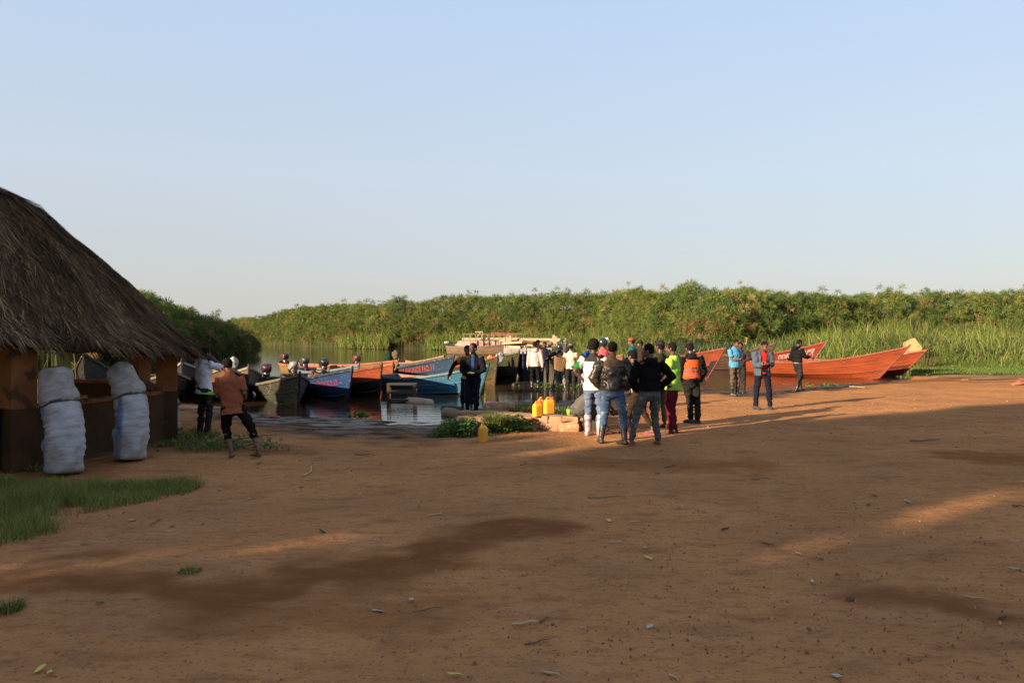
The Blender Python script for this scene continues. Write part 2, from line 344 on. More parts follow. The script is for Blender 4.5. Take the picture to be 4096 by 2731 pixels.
def person(label, pos, yaw, H=1.73, top=None, bot=None, feet='boots', feetm=None, al='down', ar='down', lean=0, side=0, fl=(-.11, 0, 0), fr=(.11, 0, 0), hy=0, hp=0,
           skin=None, hat=None, hatm=None, hair='short', hipz=None, hipxy=(0, 0), toe=(8, -8), zonet=None, zoneb=None, group='people standing about the landing', girth=1.0, extra=None):
    skin = skin or SKIN; s = H/1.75; yaw = math.radians(yaw)
    root = empty('person', pos, yaw, label, 'person', group)
    top = top or {}; bot = bot or {}
    seed = random.randint(0, 999); hz = hipz
    if hz is None:
        m = max(math.hypot(f[0]-(.09*q)-hipxy[0], f[1]-hipxy[1]) for f, q in ((fl, -1), (fr, 1)))
        hz = min(.93, math.sqrt(max(.845**2-m*m, .2))+.085)
    hc = Vector((hipxy[0], hipxy[1], hz)); R = Matrix.Rotation(math.radians(-lean), 3, 'X') @ Matrix.Rotation(math.radians(side), 3, 'Y')
    def T(x, y, z):
        # gentle spine curve for strong leans
        return hc+R @ Vector((x, y, z-.93))
    HR = Matrix.Rotation(math.radians(hy), 3, 'Z') @ Matrix.Rotation(math.radians(-hp), 3, 'X')
    nk = T(0, .0, 1.47); hc_ = nk+HR @ Vector((0, .02, .165))
    X = R @ Vector((1, 0, 0))
    J = {}
    for q, sp_, nm in ((-1, al, 'l'), (1, ar, 'r')):
        if isinstance(sp_, str): t, p = ARM[sp_]; t = (t[0]*q, t[1], t[2]); p = (p[0]*q, p[1], p[2]); pose = sp_
        else: t, p = sp_[0], sp_[1]; pose = sp_[2] if len(sp_) > 2 else 'free'
        S = T(.185*q*girth, 0, 1.41); E_, W = ik(S, t if pose not in ARM or lean < 20 else T(*t), .30, .255, p); J['a'+nm] = (S, E_, W, pose)
    for q, f, nm in ((-1, fl, 'l'), (1, fr, 'r')):
        Hp = hc+Vector((.09*q, 0, 0)); A = Vector((f[0], f[1], f[2]+.085)); ty = math.radians(toe[0 if q < 0 else 1]); K, A = ik(Hp, A, .43, .42, (-math.sin(ty)+.12*q, 1, .1)); J['l'+nm] = (Hp, K, A, -ty)
    def fin(mb):
        mb.v = [(x*s, y*s, z*s) for x, y, z in mb.v]; return mb
    # body: one continuous surface
    b = MB(); g = girth
    b.sweep([T(0, 0, .90), T(0, 0, 1.05), T(0, 0, 1.25), T(0, 0, 1.38), T(0, 0, 1.44)], [(.14*g, .095*g), (.125*g, .085*g), (.15*g, .10*g), (.145*g, .085), (.07, .06)], X, 14)
    b.sweep([T(0, 0, 1.43), nk, hc_+HR @ Vector((0, -.02, -.06))], [(.062, .06), (.056, .056), (.055, .055)], X, 10)
    for c_, r_ in (((0, -.012, .028), (.076, .094, .086)), ((0, .018, -.03), (.062, .074, .082)), ((0, .052, -.088), (.034, .032, .026)), ((0, .098, -.022), (.014, .020, .022)), ((0, .076, .018), (.052, .018, .011)),
                   ((0, .084, -.060), (.026, .015, .012)), ((.078, -.008, -.015), (.010, .020, .031)), ((-.078, -.008, -.015), (.010, .020, .031))):
        b.ell(hc_+HR @ Vector(c_), r_, HR)
    for nm, q in (('l', -1), ('r', 1)):
        S, E_, W, pose = J['a'+nm]
        b.sweep([T(.12*q, 0, 1.40), S, S.lerp(E_, .5), E_, E_.lerp(W, .3), W], [.05, .054, .045, .036, .038, .025], X, 10)
        d = (W-E_).normalized()
        if pose == 'hips': dd = Vector((-q*.9, .15, -.35)); n = Vector((-q*.3, -.9, -.4)) if False else Vector((-q*.2, 1, 0)); hand(b, W, dd, n, 1, q, .5)
        elif pose in ('phone', 'belly', 'fold', 'front'): hand(b, W, d*.8+Vector((-q*.4, 0, .1)), Vector((-q*.9, -.1, .7)), 1, q, 1.0)
        else: hand(b, W, d, Vector((-q, .2, 0)), 1, q, .7)
        Hp, K, A, yw = J['l'+nm]
        b.sweep([Hp+Vector((0, 0, .02)), Hp.lerp(K, .4), K, K.lerp(A, .3), A+Vector((0, 0, .03)), A], [.080, .072, .052, .052, .034, .034], X, 10)
        foot(b, A, yw)
        if feet in ('bare', 'sandals'):
            f = Vector((-math.sin(yw), math.cos(yw), 0)); sd = Vector((math.cos(yw), math.sin(yw), 0))
            for i in range(5):
                o = A+f*(.185-.012*i)+sd*(-q)*(.028-.015*i)+Vector((0, 0, -.068)); b.ell(o, (.010-.001*i, .010, .009), None, 0, 6, 5)
    fin(b).remesh('body', [skin], root, .0085*s, 2, None, None, 0.002 if lean < 60 and fl[2] >= 0 else None)
    # hair
    hv = {'short': .004, 'afro': .026, 'bald': -.003, 'buzz': .001}[hair]
    if hair != 'bald' and hat != 'helmet':
        hb = MB(); hb.ell(hc_+HR @ Vector((0, -.020, .034+hv*.3)), (.080+hv, .092+hv, .086+hv), HR, 0, 22, 14)
        hb.ell(hc_+HR @ Vector((0, -.052, -.005)), (.068+hv*.8, .052+hv, .072), HR, 0, 16, 10)
        Hi = HR.transposed(); cc = np.array(hc_)*s; Hn = np.array(Hi)
        def cutf(c, cc=cc, Hn=Hn):
            l = (c-cc)@Hn.T; return (l[:, 1] > .045*s)&(l[:, 2] < .062*s) | (l[:, 2] < -.055*s)
        fin(hb).remesh('hair', [HAIR], root, .009, 1, (lambda c: .004*vn(c[:, 0]*60, c[:, 1]*60, c[:, 2]*60, seed)), None, None, cutf)
    for q in (-1, 1):
        e = MB(); e.ell(hc_+HR @ Vector((.030*q, .080, .001)), (.013, .010, .007), HR, 0, 8, 6); e.ell(hc_+HR @ Vector((.030*q, .088, .001)), (.006, .004, .006), HR, 1, 6, 5); fin(e).build('eye', [EYE, HAIR], root, True)
    # trousers
    if bot:
        w_ = bot.get('w', 1.0); t = MB(); sh = bot.get('shorts', 0); waist = bot.get('waist', 1.03)
        t.sweep([T(0, 0, waist), T(0, 0, .96), hc+Vector((0, 0, -.03))], [(.140*g, .105*g), (.160*g*w_, .120*w_), (.165*w_, .120*w_)], X, 16)
        t.ell(hc+Vector((0, -.035, -.04)), (.15*w_, .10*w_, .11))
        for nm in 'lr':
            Hp, K, A, yw = J['l'+nm]; end = K.lerp(A, sh) if sh else A+Vector((0, 0, .015 if feet != 'boots' else .20))
            if feet == 'boots' and not sh: end = K.lerp(A, .60)
            mid = K.lerp(end, .5)
            t.sweep([Hp+Vector((0, 0, -.02)), Hp.lerp(K, .45), K, mid, end], [.095*w_, .085*w_, .068*w_, .063*w_*bot.get('cuff', 1), .058*w_*bot.get('cuff', 1)], X, 12, 0)
        amp = bot.get('amp', .016)
        fin(t).remesh('shorts' if sh else 'trousers', bot['m'] if isinstance(bot['m'], list) else [bot['m']], root, .012, 2, lambda c: amp*vn(c[:, 0]*9, c[:, 1]*9, c[:, 2]*22, seed)+amp*.6*vn(c[:, 0]*20, c[:, 1]*20, c[:, 2]*38, seed+3), (lambda c: zoneb(c/s)) if zoneb else None)
    # top
    if top:
        o = top.get('o', .02); t = MB(); hem = top.get('hem', .90); fl_ = top.get('flare', 1.0)
        sh_ = top.get('sleeve', 1.0)
        t.sweep([T(0, 0, hem), T(0, 0, hem+.1), T(0, 0, 1.12), T(0, 0.005, 1.28), T(0, 0, 1.385), T(0, 0, 1.425), T(0, 0, 1.47)],
                [((.155*g+o)*fl_, (.112*g+o)*fl_), (.150*g+o, .108*g+o), (.145*g+o, .10*g+o), (.165*g+o*.9, .113*g+o*.8), (.158*g+o*.6, .095+o*.6), (.12+o*.4, .075+o*.5), (.062+o*.4, .060+o*.5)], X, 20)
        if sh_ > 0:
            for nm, q in (('l', -1), ('r', 1)):
                S, E_, W, pose = J['a'+nm]; pf = top.get('puff', 0)
                if sh_ >= 1: P = [T(.10*q, 0, 1.40), S, S.lerp(E_, .5), E_, E_.lerp(W, .5), E_.lerp(W, .97)]; rr = [.068, .072+o*.5+pf, .060+o*.5+pf, .052+o*.5+pf, .047+o*.4+pf, .038+o*.3]
                else: P = [T(.10*q, 0, 1.40), S, S.lerp(E_, .5*sh_/.5), S.lerp(E_, sh_)]; rr = [.060, .062+o*.5, .056+o*.5, .054+o*.7]
                t.sweep(P, rr, X, 12)
        if top.get('collar'): t.sweep([T(0, -.005, 1.455), T(0, .005, 1.505)], [(.078, .075), (.072, .068)], X, 12)
        if top.get('hood'): t.ell(T(0, -.10, 1.44), (.115, .065, .075), R); t.sweep([T(-.09, .02, 1.46), T(-.07, -.08, 1.485), T(.07, -.08, 1.485), T(.09, .02, 1.46)], [.03, .04, .04, .03], (0, 0, 1), 8)
        amp = 1.3*top.get('amp', .010); hcn = np.array(hc)*s
        Rn = np.array(R)
        def loc(c): return ((c-hcn)@Rn)/s+np.array([0, 0, .93])
        cut = None
        if top.get('open'):
            ow = top['open']; cut = lambda c: (lambda l: (np.abs(l[:, 0]) < ow*(1+.5*(l[:, 2]-1.1)*0))&(l[:, 1] > .03)&(l[:, 2] < 1.50)&(l[:, 1] > .06))(loc(c))
        hx = .155*g*max(fl_, 1)+o*fl_+.012
        hemcut = lambda c: (lambda l: (l[:, 2] < hem)&(np.abs(l[:, 0]) < hx)&(np.abs(l[:, 1]) < .20))(loc(c))
        c0_ = cut; cut = (lambda c: hemcut(c) | c0_(c)) if c0_ else hemcut
        puffs = top.get('quilt', 0)
        fin(t).remesh(top.get('name', 'shirt'), top['m'] if isinstance(top['m'], list) else [top['m']], root, .0115, 2,
            lambda c: amp*vn(c[:, 0]*11, c[:, 1]*11, c[:, 2]*15, seed+1)+amp*.6*vn(c[:, 0]*24+c[:, 2]*10, c[:, 1]*24, c[:, 2]*18, seed+2)+puffs*np.abs(np.sin(c[:, 2]*45)), (lambda c: zonet(loc(c))) if zonet else None, None, cut)
    if top.get('inner'):
        t = MB(); o = .004
        t.sweep([T(0, 0, top.get('ihem', .90)), T(0, 0, 1.12), T(0, 0, 1.28), T(0, 0, 1.385), T(0, 0, 1.45)], [(.150*g+o, .112*g+o), (.145*g+o, .105*g+o), (.16*g+o, .112*g+o), (.150, .092), (.065, .062)], X, 20)
        fin(t).remesh('undershirt', [top['inner']], root, .012, 2, lambda c: .006*vn(c[:, 0]*12, c[:, 1]*12, c[:, 2]*14, seed+6))
    if top.get('vest'):
        t = MB(); o = top.get('o', .02)+.012
        t.sweep([T(0, 0, 1.0), T(0, 0, 1.12), T(0, .005, 1.28), T(0, 0, 1.39), T(0, 0, 1.43)], [(.158+o, .115+o), (.150+o, .105+o), (.158+o, .116+o), (.128+o, .095+o), (.10, .08)], X, 20)
        hcn2 = np.array(hc)*s; Rn2 = np.array(R)
        fin(t).remesh('reflective_vest', top['vest'], root, .012, 2, lambda c: .006*vn(c[:, 0]*12, c[:, 1]*12, c[:, 2]*14, seed+6), lambda c: (lambda l: (((l[:, 2] > 1.06)&(l[:, 2] < 1.10)) | ((l[:, 2] > 1.15)&(l[:, 2] < 1.19))).astype(int))(((c-hcn2)@Rn2)/s+np.array([0, 0, .93])))
    # footwear
    for nm, q in (('l', -1), ('r', 1)):
        Hp, K, A, yw = J['l'+nm]; t = MB()
        if feet == 'boots':
            m = K.lerp(A, .34); t.sweep([m, K.lerp(A, .7), A+Vector((0, 0, .03)), A], [.066, .060, .050, .05], X, 14); foot(t, A, yw, 1.22); nmf = 'boot'
        elif feet in ('shoes', 'sneakers'): foot(t, A, yw, 1.2); t.sweep([A+Vector((0, 0, .01)), A+Vector((0, 0, -.03))], [.048, .052], X, 10); nmf = 'shoe'
        elif feet == 'sandals':
            f = Vector((-math.sin(yw), math.cos(yw), 0)); sd = Vector((math.cos(yw), math.sin(yw), 0)); z = A.z-.085
            P = [Vector((A.x, A.y, z+.006))+f*k for k in (-.085, 0, .1, .19)]
            t.sweep(P, [(.038, .010), (.040, .010), (.050, .010), (.036, .010)], sd, 10); t.sweep([P[2]-sd*.05, P[2]+Vector((0, 0, .055)), P[2]+sd*.05], [(.012, .006)]*3, f, 6); fin(t).build('sandal', [feetm], root, True); continue
        else: continue
        fin(t).remesh(nmf, [feetm or BLACK], root, .010, 2, lambda c: .003*vn(c[:, 0]*20, c[:, 1]*20, c[:, 2]*30, seed), None, .001 if fl[2] >= 0 else None)
    if hat == 'helmet':
        t = MB(); t.ell(hc_+HR @ Vector((0, -.01, .02)), (.125, .145, .135), HR, 0, 24, 16)
        Hn = np.array(HR.transposed()); cc = np.array(hc_)*s
        fin(t).remesh('helmet', [hatm], root, .012, 1, None, None, None, lambda c: (lambda l: ((l[:, 1] > .06)&(np.abs(l[:, 2]) < .065)&(np.abs(l[:, 0]) < .10)) | (l[:, 2] < -.085))((c-cc)@Hn.T/s))
        t = MB(); t.sweep([hc_+HR @ Vector((-.12, .06, .085)), hc_+HR @ Vector((0, .17, .11)), hc_+HR @ Vector((.12, .06, .085))], [(.05, .004)]*3, (0, 0, 1), 8); fin(t).build('visor', [mat('clear_visor', (.5, .55, .6), .15, spec=.6)], root, True)
    elif hat:
        t = MB(); t.ell(hc_+HR @ Vector((0, -.014, .060)), (.086, .103, .072 if hat == 'cap' else .080), HR, 0, 20, 12)
        if hat == 'cap': t.sweep([hc_+HR @ Vector((0, .06, .045)), hc_+HR @ Vector((0, .15, .035))], [(.070, .010), (.055, .008)], HR @ Vector((1, 0, 0)), 10)
        Hn = np.array(HR.transposed()); cc = np.array(hc_)*s
        fin(t).remesh('cap' if hat == 'cap' else 'knit_hat', [hatm], root, .009, 1, None, None, None, lambda c: ((c-cc)@Hn.T/s)[:, 2] < .015)
    def W2(p):   # local point to world
        p = Vector(p)*s; return Matrix.Rotation(yaw, 3, 'Z') @ p+Vector(pos)
    return root, J, W2, yaw

def feetpos(x, y, z=None):
    """pixel of the feet -> point on the ground"""
    p = G(x, y, 0 if z is None else z)
    for _ in range(3):
        zz = gz(p[0], p[1]) if z is None else z; p = G(x, y, zz)
    return (p[0], p[1], p[2])
def H_of(ytop, yfoot): return None
def phone(label, W2, p, yaw, m, cat='phone', size=(.07, .14, .009), tilt=.9):
    mb = MB(); Rm = Matrix.Rotation(tilt, 3, 'X'); mb.box((0, 0, 0), size, Rm); mb.box(Rm @ Vector((0, 0, size[2]*.5+.001)), (size[0]*.86, size[1]*.86, .001), Rm, 1)
    o = mb.build('mobile_phone', [m, mat('phone_screen', (.03, .04, .05), .1, spec=.6)], None, False, .003); o.location = W2(p); o.rotation_euler = (0, 0, yaw); return tag(o, label, cat)

BLUEJ = mat('denim_blue', (.07, .12, .20), .9, (.035, .06, .11), 5, .4, .003, 70, .1, col3=(.20, .27, .36), sc3=4, thr3=.58)
GREYJ = mat('denim_grey', (.085, .090, .092), .9, (.05, .053, .055), 5, .4, .003, 70, .1, col3=(.22, .23, .23), sc3=4, thr3=.60)
BLKT = cloth('black', (.014, .014, .016)); NAVY = cloth('navy', (.014, .018, .030)); DKGR = cloth('dark_grey', (.035, .034, .032))
BROWNT = cloth('taupe', (.15, .105, .080)); OLIVE = cloth('olive', (.045, .042, .024)); WHITEC = cloth('white', (.62, .58, .53), .85); PINKW = cloth('pale_pink', (.74, .56, .52), .88)
MAROON = cloth('maroon', (.16, .018, .035)); DBROWN = cloth('dark_brown', (.050, .032, .020))
def P(x, y, z=None): return feetpos(x, y, z)
BACK = 0; LEFT = 90; RIGHT = -90; FRONT = 180
# --- by the hut
r = person('barefoot person in a rust orange shirt and rolled dark trousers beside the hut', P(930, 1832), 20, 1.58,
   dict(m=mat('rust_shirt', (.26, .085, .042),   .9, (.20, .060, .03), 4, .3, .004, 50, .05), sleeve=.75, hem=.80, o=.030, flare=1.16, collar=1, amp=.012), dict(m=BLKT, shorts=.38, w=1.08), 'bare',
   al=((-.24, .40, 1.02), (-.1, -.4, -1), 'front'), ar=((.20, .22, .96), (.15, -.7, -.6), 'front'), lean=10, side=-5, girth=.95, fl=(-.02, .05, 0), fr=(.40, -.16, .02), hy=32, hp=20, toe=(10, -40), skin=SKIN2)
orange_man = r
r = person('person in a white shirt with black splatter print, one arm raised to the thatch', P(815, 1742), -30, 1.60,
   dict(m=[mat('splatter_shirt', (.66, .66, .70), .9, (.5, .5, .56), 5, .3, .004, 50, .15, col3=(.03, .03, .035), sc3=7, thr3=.55)], sleeve=.7, hem=.84, o=.03), dict(m=DKGR, w=1.02), 'shoes', BLACK,
   al=((-.14, .18, 1.82), (-1, .3, -.4), 'free'), ar=((.07, .20, 1.50), (1, .3, -1), 'free'), hy=-10, hp=8)
# --- dark jacket, blue shirt
m3 = person('person in an open black jacket over a blue shirt, facing the camera', P(1892, 1678), 172, 1.68,
   dict(m=BLKT, name='jacket', open=.050, inner=cloth('royal_blue', (.035, .075, .24)), hem=.82, o=.032, collar=1, amp=.012, ihem=.93), dict(m=[NAVY, cloth('stripe_white', (.55, .6, .66))]), 'shoes', BLACK,
   al=((-.07, .22, 1.06), (-1, -.5, -.3), 'belly'), ar=((.05, .22, 1.06), (1, -.5, -.3), 'belly'), hy=-28, hp=-4, fl=(-.07, .04, 0), fr=(.14, -.04, 0), zoneb=lambda c: (c[:, 0] > .165).astype(int)*(np.abs(c[:, 1]) < .03).astype(int))
m4 = person('barefoot person in an orange shirt over black sleeves, half hidden behind the black jacket', P(1872, 1652), 165, 1.68,
   dict(m=[cloth('amber', (.72, .28, .03)), BLKT], hem=.88, o=.012, sleeve=1.0), dict(m=BLKT, shorts=.55), 'bare', al='belly', ar=((.45, .16, .98), (1, -.6, .2), 'free'), fr=(.16, -.05, 0), fl=(-.1, .02, 0), hp=18,
   zonet=lambda l: (np.abs(l[:, 0]) > .255).astype(int)*(l[:, 2] < 1.36).astype(int))
# --- group at the water, centre
WB = -.15
person('person in a pale pink hoodie and black trousers standing in the shallows', P(2140, 1565, WB), -14, 1.72, dict(m=PINKW, hood=1, hem=.88, o=.03, name='hoodie'), dict(m=BLKT), 'boots', BLACK, hy=-30, al='down', ar='down')
person('person in a dark blue shirt with a pinkish towel over the shoulder', P(2180, 1532, WB), 170, 1.66, dict(m=[cloth('ink_blue', (.018, .022, .045)), cloth('towel', (.50, .26, .18))], hem=.86, o=.02, sleeve=.5), dict(m=BLKT), 'boots', BLACK, al='belly', ar='down', hp=12, zonet=lambda l: (l[:, 0] > .10).astype(int)*(l[:, 2] > 1.0).astype(int))
person('person with a dark cap almost hidden behind the pale pink hoodie', P(2152, 1525, WB), 150, 1.72, dict(m=DKGR, hem=.9), dict(m=BLKT), 'boots', BLACK, hat='cap', hatm=BLKT, al='belly', ar='belly')
hm = person('person in a dark jacket and black motorcycle helmet stepping forward with a basket', P(2244, 1560, WB), 22, 1.66, dict(m=cloth('charcoal', (.045, .042, .040)), name='jacket', hem=.92, o=.035), dict(m=mat('muddy_grey_cloth', (.20, .17, .14), .9, (.06, .055, .05), 4, .3), w=1.1), 'boots', BLACK, hat='helmet', hatm=mat('black_helmet', (.02, .03, .035), .18, spec=.6),
   lean=14, al=((-.32, .22, 1.12), (-1, -.3, -.3), 'free'), ar=((.22, .25, 1.1), (1, -.4, -.4), 'free'), fl=(-.22, .18, 0), fr=(.12, -.12, 0), hy=-25, hp=15)
person('person with a black and white cap looking over from behind the cream shirt', P(2262, 1530, WB), 200, 1.74, dict(m=cloth('dull_grey', (.12, .11, .10)), hem=.9), dict(m=DKGR), 'boots', BLACK, hat='beanie', hatm=cloth('cap_bw', (.3, .3, .3), .1), hy=-10, skin=SKIN2)
person('person in a cream shirt with striped cuffs and a camouflage cap, from behind', P(2283, 1572, WB), -12, 1.66, dict(m=[cloth('cream', (.74, .66, .50), .88), cloth('cuff_red', (.5, .05, .03)), cloth('cuff_yellow', (.75, .45, .03))], sleeve=.62, hem=.86, o=.03), dict(m=DKGR, w=1.05), 'bare', hat='cap', hatm=mat('camo', (.16, .16, .14), .9, (.06, .06, .055), 25, .2), hy=-20,
   zonet=lambda l: np.where((np.abs(l[:, 0]) > .17)&(l[:, 2] < 1.30), np.where(l[:, 2] < 1.27, 1, 2), 0)*(l[:, 2] > 1.2))
person('person bending in a bright blue and black top beside the cream shirt', P(2318, 1545, WB), -110, 1.66, dict(m=[cloth('vivid_blue', (.03, .10, .45)), BLKT], hem=.9, o=.03), dict(m=DKGR), 'boots', BLACK, lean=35, hp=25, al='front', ar='front', zonet=lambda l: (l[:, 2] < 1.35).astype(int))
person('person in a green edged shirt crouching low at the waterside with head turned away', P(2345, 1560, WB), -60, 1.66, dict(m=cloth('pale_green', (.40, .55, .30)), hem=.9, sleeve=.5), dict(m=DKGR), 'bare', lean=30, hp=10, hipz=.74, al='front', ar='front')
# --- bending person with light jeans, seated person on the block
person('person bending forward in pale blue jeans, mostly hidden behind the others', P(2345, 1648), -55, 1.66, dict(m=cloth('dark_top', (.03, .028, .026)), hem=.94, sleeve=.6), dict(m=cloth('light_denim', (.32, .38, .46), .8)), 'boots', BLACK, lean=60, hp=10, hipz=.88, al=((-.15, .55, .55), (-1, 0, .3), 'free'), ar=((.15, .6, .6), (1, 0, .3), 'free'))
_p = P(2366, 1732)
person('person in grey clothes hunched over while sitting on the wooden block by the stone wall', (_p[0], _p[1], _p[2]), -84, 1.62, dict(m=cloth('warm_grey', (.17, .15, .13), .75), hem=.90, o=.03, sleeve=.6), dict(m=mat('striped_trousers', (.085, .078, .070), .9, (.04, .036, .032), 3, .2, str3=(1, 1, 9)), w=1.1), 'sandals', cloth('sandal_red', (.3, .03, .05)),
   lean=44, hipz=.50, girth=.9, hipxy=(0, -.30), fl=(-.14, .20, 0), fr=(.16, .26, 0), al=((-.12, .42, .42), (-1, 0, .1), 'free'), ar=((.14, .44, .46), (1, 0, .1), 'free'), hp=30)
# --- sport shirt and leather jacket
GREENC = cloth('kelly_green', (.03, .24, .05))
person('person with full hair in a white and green sport shirt, hands on hips', P(2374, 1742), -22, 1.74, dict(m=[cloth('sport_white', (.74, .72, .66), .9), GREENC, cloth('sport_dark', (.05, .045, .045))], sleeve=.70, hem=.84, o=.03),
   dict(m=mat('bleached_jeans', (.14, .19, .27), .9, (.03, .045, .10), 4, .2, .003, 70, .1, col3=(.55, .58, .62), sc3=5, thr3=.62), w=1.02), 'boots', mat('patterned_boot', (.55, .50, .50), .45, (.22, .05, .07), 16, .1), 'hips', ((.17, .1, 1.0), (1, -.5, 0), 'hips'), hair='afro', hy=-14, toe=(10, -15),
   zonet=lambda l: np.where((np.abs(l[:, 0]) > .225)&(l[:, 2] < 1.36), 1, np.where((l[:, 2] > 1.36)&(np.abs(l[:, 0]) < .15), 2, 0)))
person('person in a black leather jacket with tan yoke and blue jeans, back turned', P(2450, 1776), -6, 1.74, dict(m=[mat('leather', (.018, .014, .010), .40, (.035, .026, .017), 5, .3, .0015, 30, .45), cloth('tan_yoke', (.19, .125, .075))], name='jacket', hem=.93, o=.05, collar=1, amp=.017, puff=.012), dict(m=BLUEJ, w=1.12, waist=.99), 'boots', BLACK,
   ((-.18, .02, .93), (-1, -.55, 0), 'hips'), ((.20, 0, .93), (1, -.6, 0), 'hips'), hair='buzz', hy=-14, fl=(-.19, .06, 0), fr=(.20, -.06, 0), toe=(-15, -42), girth=1.06, skin=SKIN2,
   zonet=lambda l: ((l[:, 2] > 1.33)&(np.abs(l[:, 0]) < .19)).astype(int))
person('person in a pink shirt and dark helmet with a red mark, behind the leather jacket', P(2412, 1605), 10, 1.72, dict(m=cloth('hot_pink', (.70, .14, .17)), hem=.9, o=.03), dict(m=DKGR), 'boots', BLACK, hat='helmet', hatm=mat('helmet_two', (.02, .03, .035), .2, spec=.6), hy=-60)
person('person with a low bowed head seen between the sport shirt and leather jacket', P(2428, 1590), -30, 1.48, dict(m=DBROWN, hem=.9), dict(m=DKGR), 'boots', BLACK, hy=-30, hp=30, hair='buzz', skin=SKIN2, al='front', ar='front')
person('person in a teal jacket, cream trousers and rust knit cap, facing left', P(2530, 1578), 78, 1.74, dict(m=cloth('teal', (.035, .14, .125)), name='jacket', hem=.80, o=.05, collar=1, flare=1.08, amp=.017), dict(m=cloth('cream_trousers', (.66, .56, .40), .85), w=1.08), 'sandals', BLACK, hat='beanie', hatm=cloth('rust_knit', (.34, .11, .03)), hp=8, al=((-.12, .2, 1.05), (-1, -.5, -.3), 'belly'), ar='pocket', skin=SKIN2)
person('person in a dark brown top and grey cap behind the teal jacket', P(2562, 1570), 100, 1.66, dict(m=cloth('umber', (.055, .032, .024)), hem=.86, o=.03), dict(m=BLKT), 'boots', BLACK, hat='cap', hatm=DKGR, al='belly', ar='belly')
person('person in a black hoodie and washed grey jeans, looking left over the shoulder', P(2600, 1778), 10, 1.72, dict(m=cloth('black_hoodie', (.010, .010, .012)), name='hoodie', hood=1, hem=.95, o=.032, puff=.010, amp=.012), dict(m=GREYJ, w=1.04, cuff=.95), 'sandals', mat('tan_sandal', (.30, .13, .06), .7),
   ((-.18, .10, .90), (-1, -.4, 0), 'pocket'), ((.20, .02, .98), (1, -.35, 0), 'hips'), hy=62, hp=5, fl=(-.33, .0, 0), fr=(.13, -.04, 0), toe=(30, 5), girth=1.05, skin=SKIN2)
person('person in olive trousers with a dark knit cap, behind the black hoodie', P(2642, 1712), 30, 1.70, dict(m=OLIVE, hem=.9, o=.03), dict(m=mat('camo_trousers', (.10, .09, .055), .9, (.03, .03, .02), 12, .2), shorts=.8), 'sandals', BLACK, hat='beanie', hatm=DKGR, al='down', ar='pocket', hy=10)
person('person in dark brown trousers and pink sandals stooping behind the black hoodie', P(2560, 1735), 60, 1.60, dict(m=DBROWN, hem=.9, o=.03), dict(m=DBROWN, shorts=.75), 'sandals', cloth('pink_sandal', (.75, .12, .35)), fl=(-.05, .28, 0), fr=(.12, -.22, 0), lean=15, hp=10, al='front', ar='front', skin=SKIN2)
person('person in a neon green shirt and maroon trousers turned to the left', P(2692, 1732), 62, 1.68, dict(m=cloth('neon_green', (.42, .72, .10), .85), sleeve=.55, hem=.84, o=.035, flare=1.05), dict(m=MAROON, w=1.02), 'sandals', BLACK, hy=8, hp=6, al='belly', ar='down', toe=(25, 0))
person('person in an orange reflective vest over a black quilted jacket, back turned', P(2763, 1692), 6, 1.68, dict(m=[cloth('quilted_black', (.013, .014, .018), .7, .6)], name='jacket', hem=.92, o=.045, puff=.012, quilt=.012, hood=1, vest=[cloth('vest_orange', (.85, .12, .03), .85), cloth('vest_grey', (.20, .20, .21))]), dict(m=cloth('green_black', (.026, .026, .022)), w=1.1), 'sneakers', mat('sneaker', (.03, .03, .03), .6),
   'down', 'pocket', hy=12, hp=14, fl=(.02, .05, 0), fr=(.12, -.08, 0), toe=(-60, -70))
vest_hood = None
b24 = person('person in a sky blue polo shirt and taupe trousers, holding a phone', P(2938, 1583), -150, 1.70, dict(m=cloth('sky_blue', (.10, .38, .62), .85), sleeve=.65, hem=.88, o=.03, collar=1), dict(m=BROWNT, w=1.04), 'boots', BLACK, 'phone', 'phone', hp=18, hy=-5, toe=(15, -20), skin=SKIN2, girth=1.06)
person('person hidden behind the sky blue polo with one dark sleeve held out', P(2962, 1572), 165, 1.62, dict(m=cloth('dusk', (.05, .04, .05)), hem=.9), dict(m=DKGR), 'boots', BLACK, al=((-.2, .22, 1.12), (-1, -.3, -.4), 'front'), ar='belly', hp=15)
b26 = person('person in a red shirt and open grey blue jacket looking down at a phone', P(3050, 1637), 182, 1.73, dict(m=cloth('slate', (.10, .12, .16), .8), name='jacket', open=.085, inner=cloth('scarlet', (.68, .035, .035), .9), hem=.86, ihem=.88, o=.05, collar=1, puff=.012, amp=.014), dict(m=NAVY, w=1.05), 'shoes', mat('muddy_shoe', (.045, .035, .028), .8), 'phone', 'phone', hp=32, hy=8, fl=(-.19, 0, 0), fr=(.19, .03, 0), toe=(5, -30), skin=SKIN2, hair='buzz')
b27 = person('person in a black hoodie with a pale belt band, in profile looking right', P(3190, 1564), -72, 1.75, dict(m=BLKT, name='hoodie', hood=1, hem=.98, o=.03), dict(m=[cloth('faded_black', (.04, .038, .036)), cloth('pale_band', (.72, .55, .58), .9)], waist=1.0), 'boots', BLACK, 'pocket', ((.10, .36, 1.12), (.6, -.2, -1), 'front'), hp=22, fl=(-.12, .22, 0), fr=(.1, -.1, 0), zoneb=lambda c: (c[:, 2] > .93).astype(int))
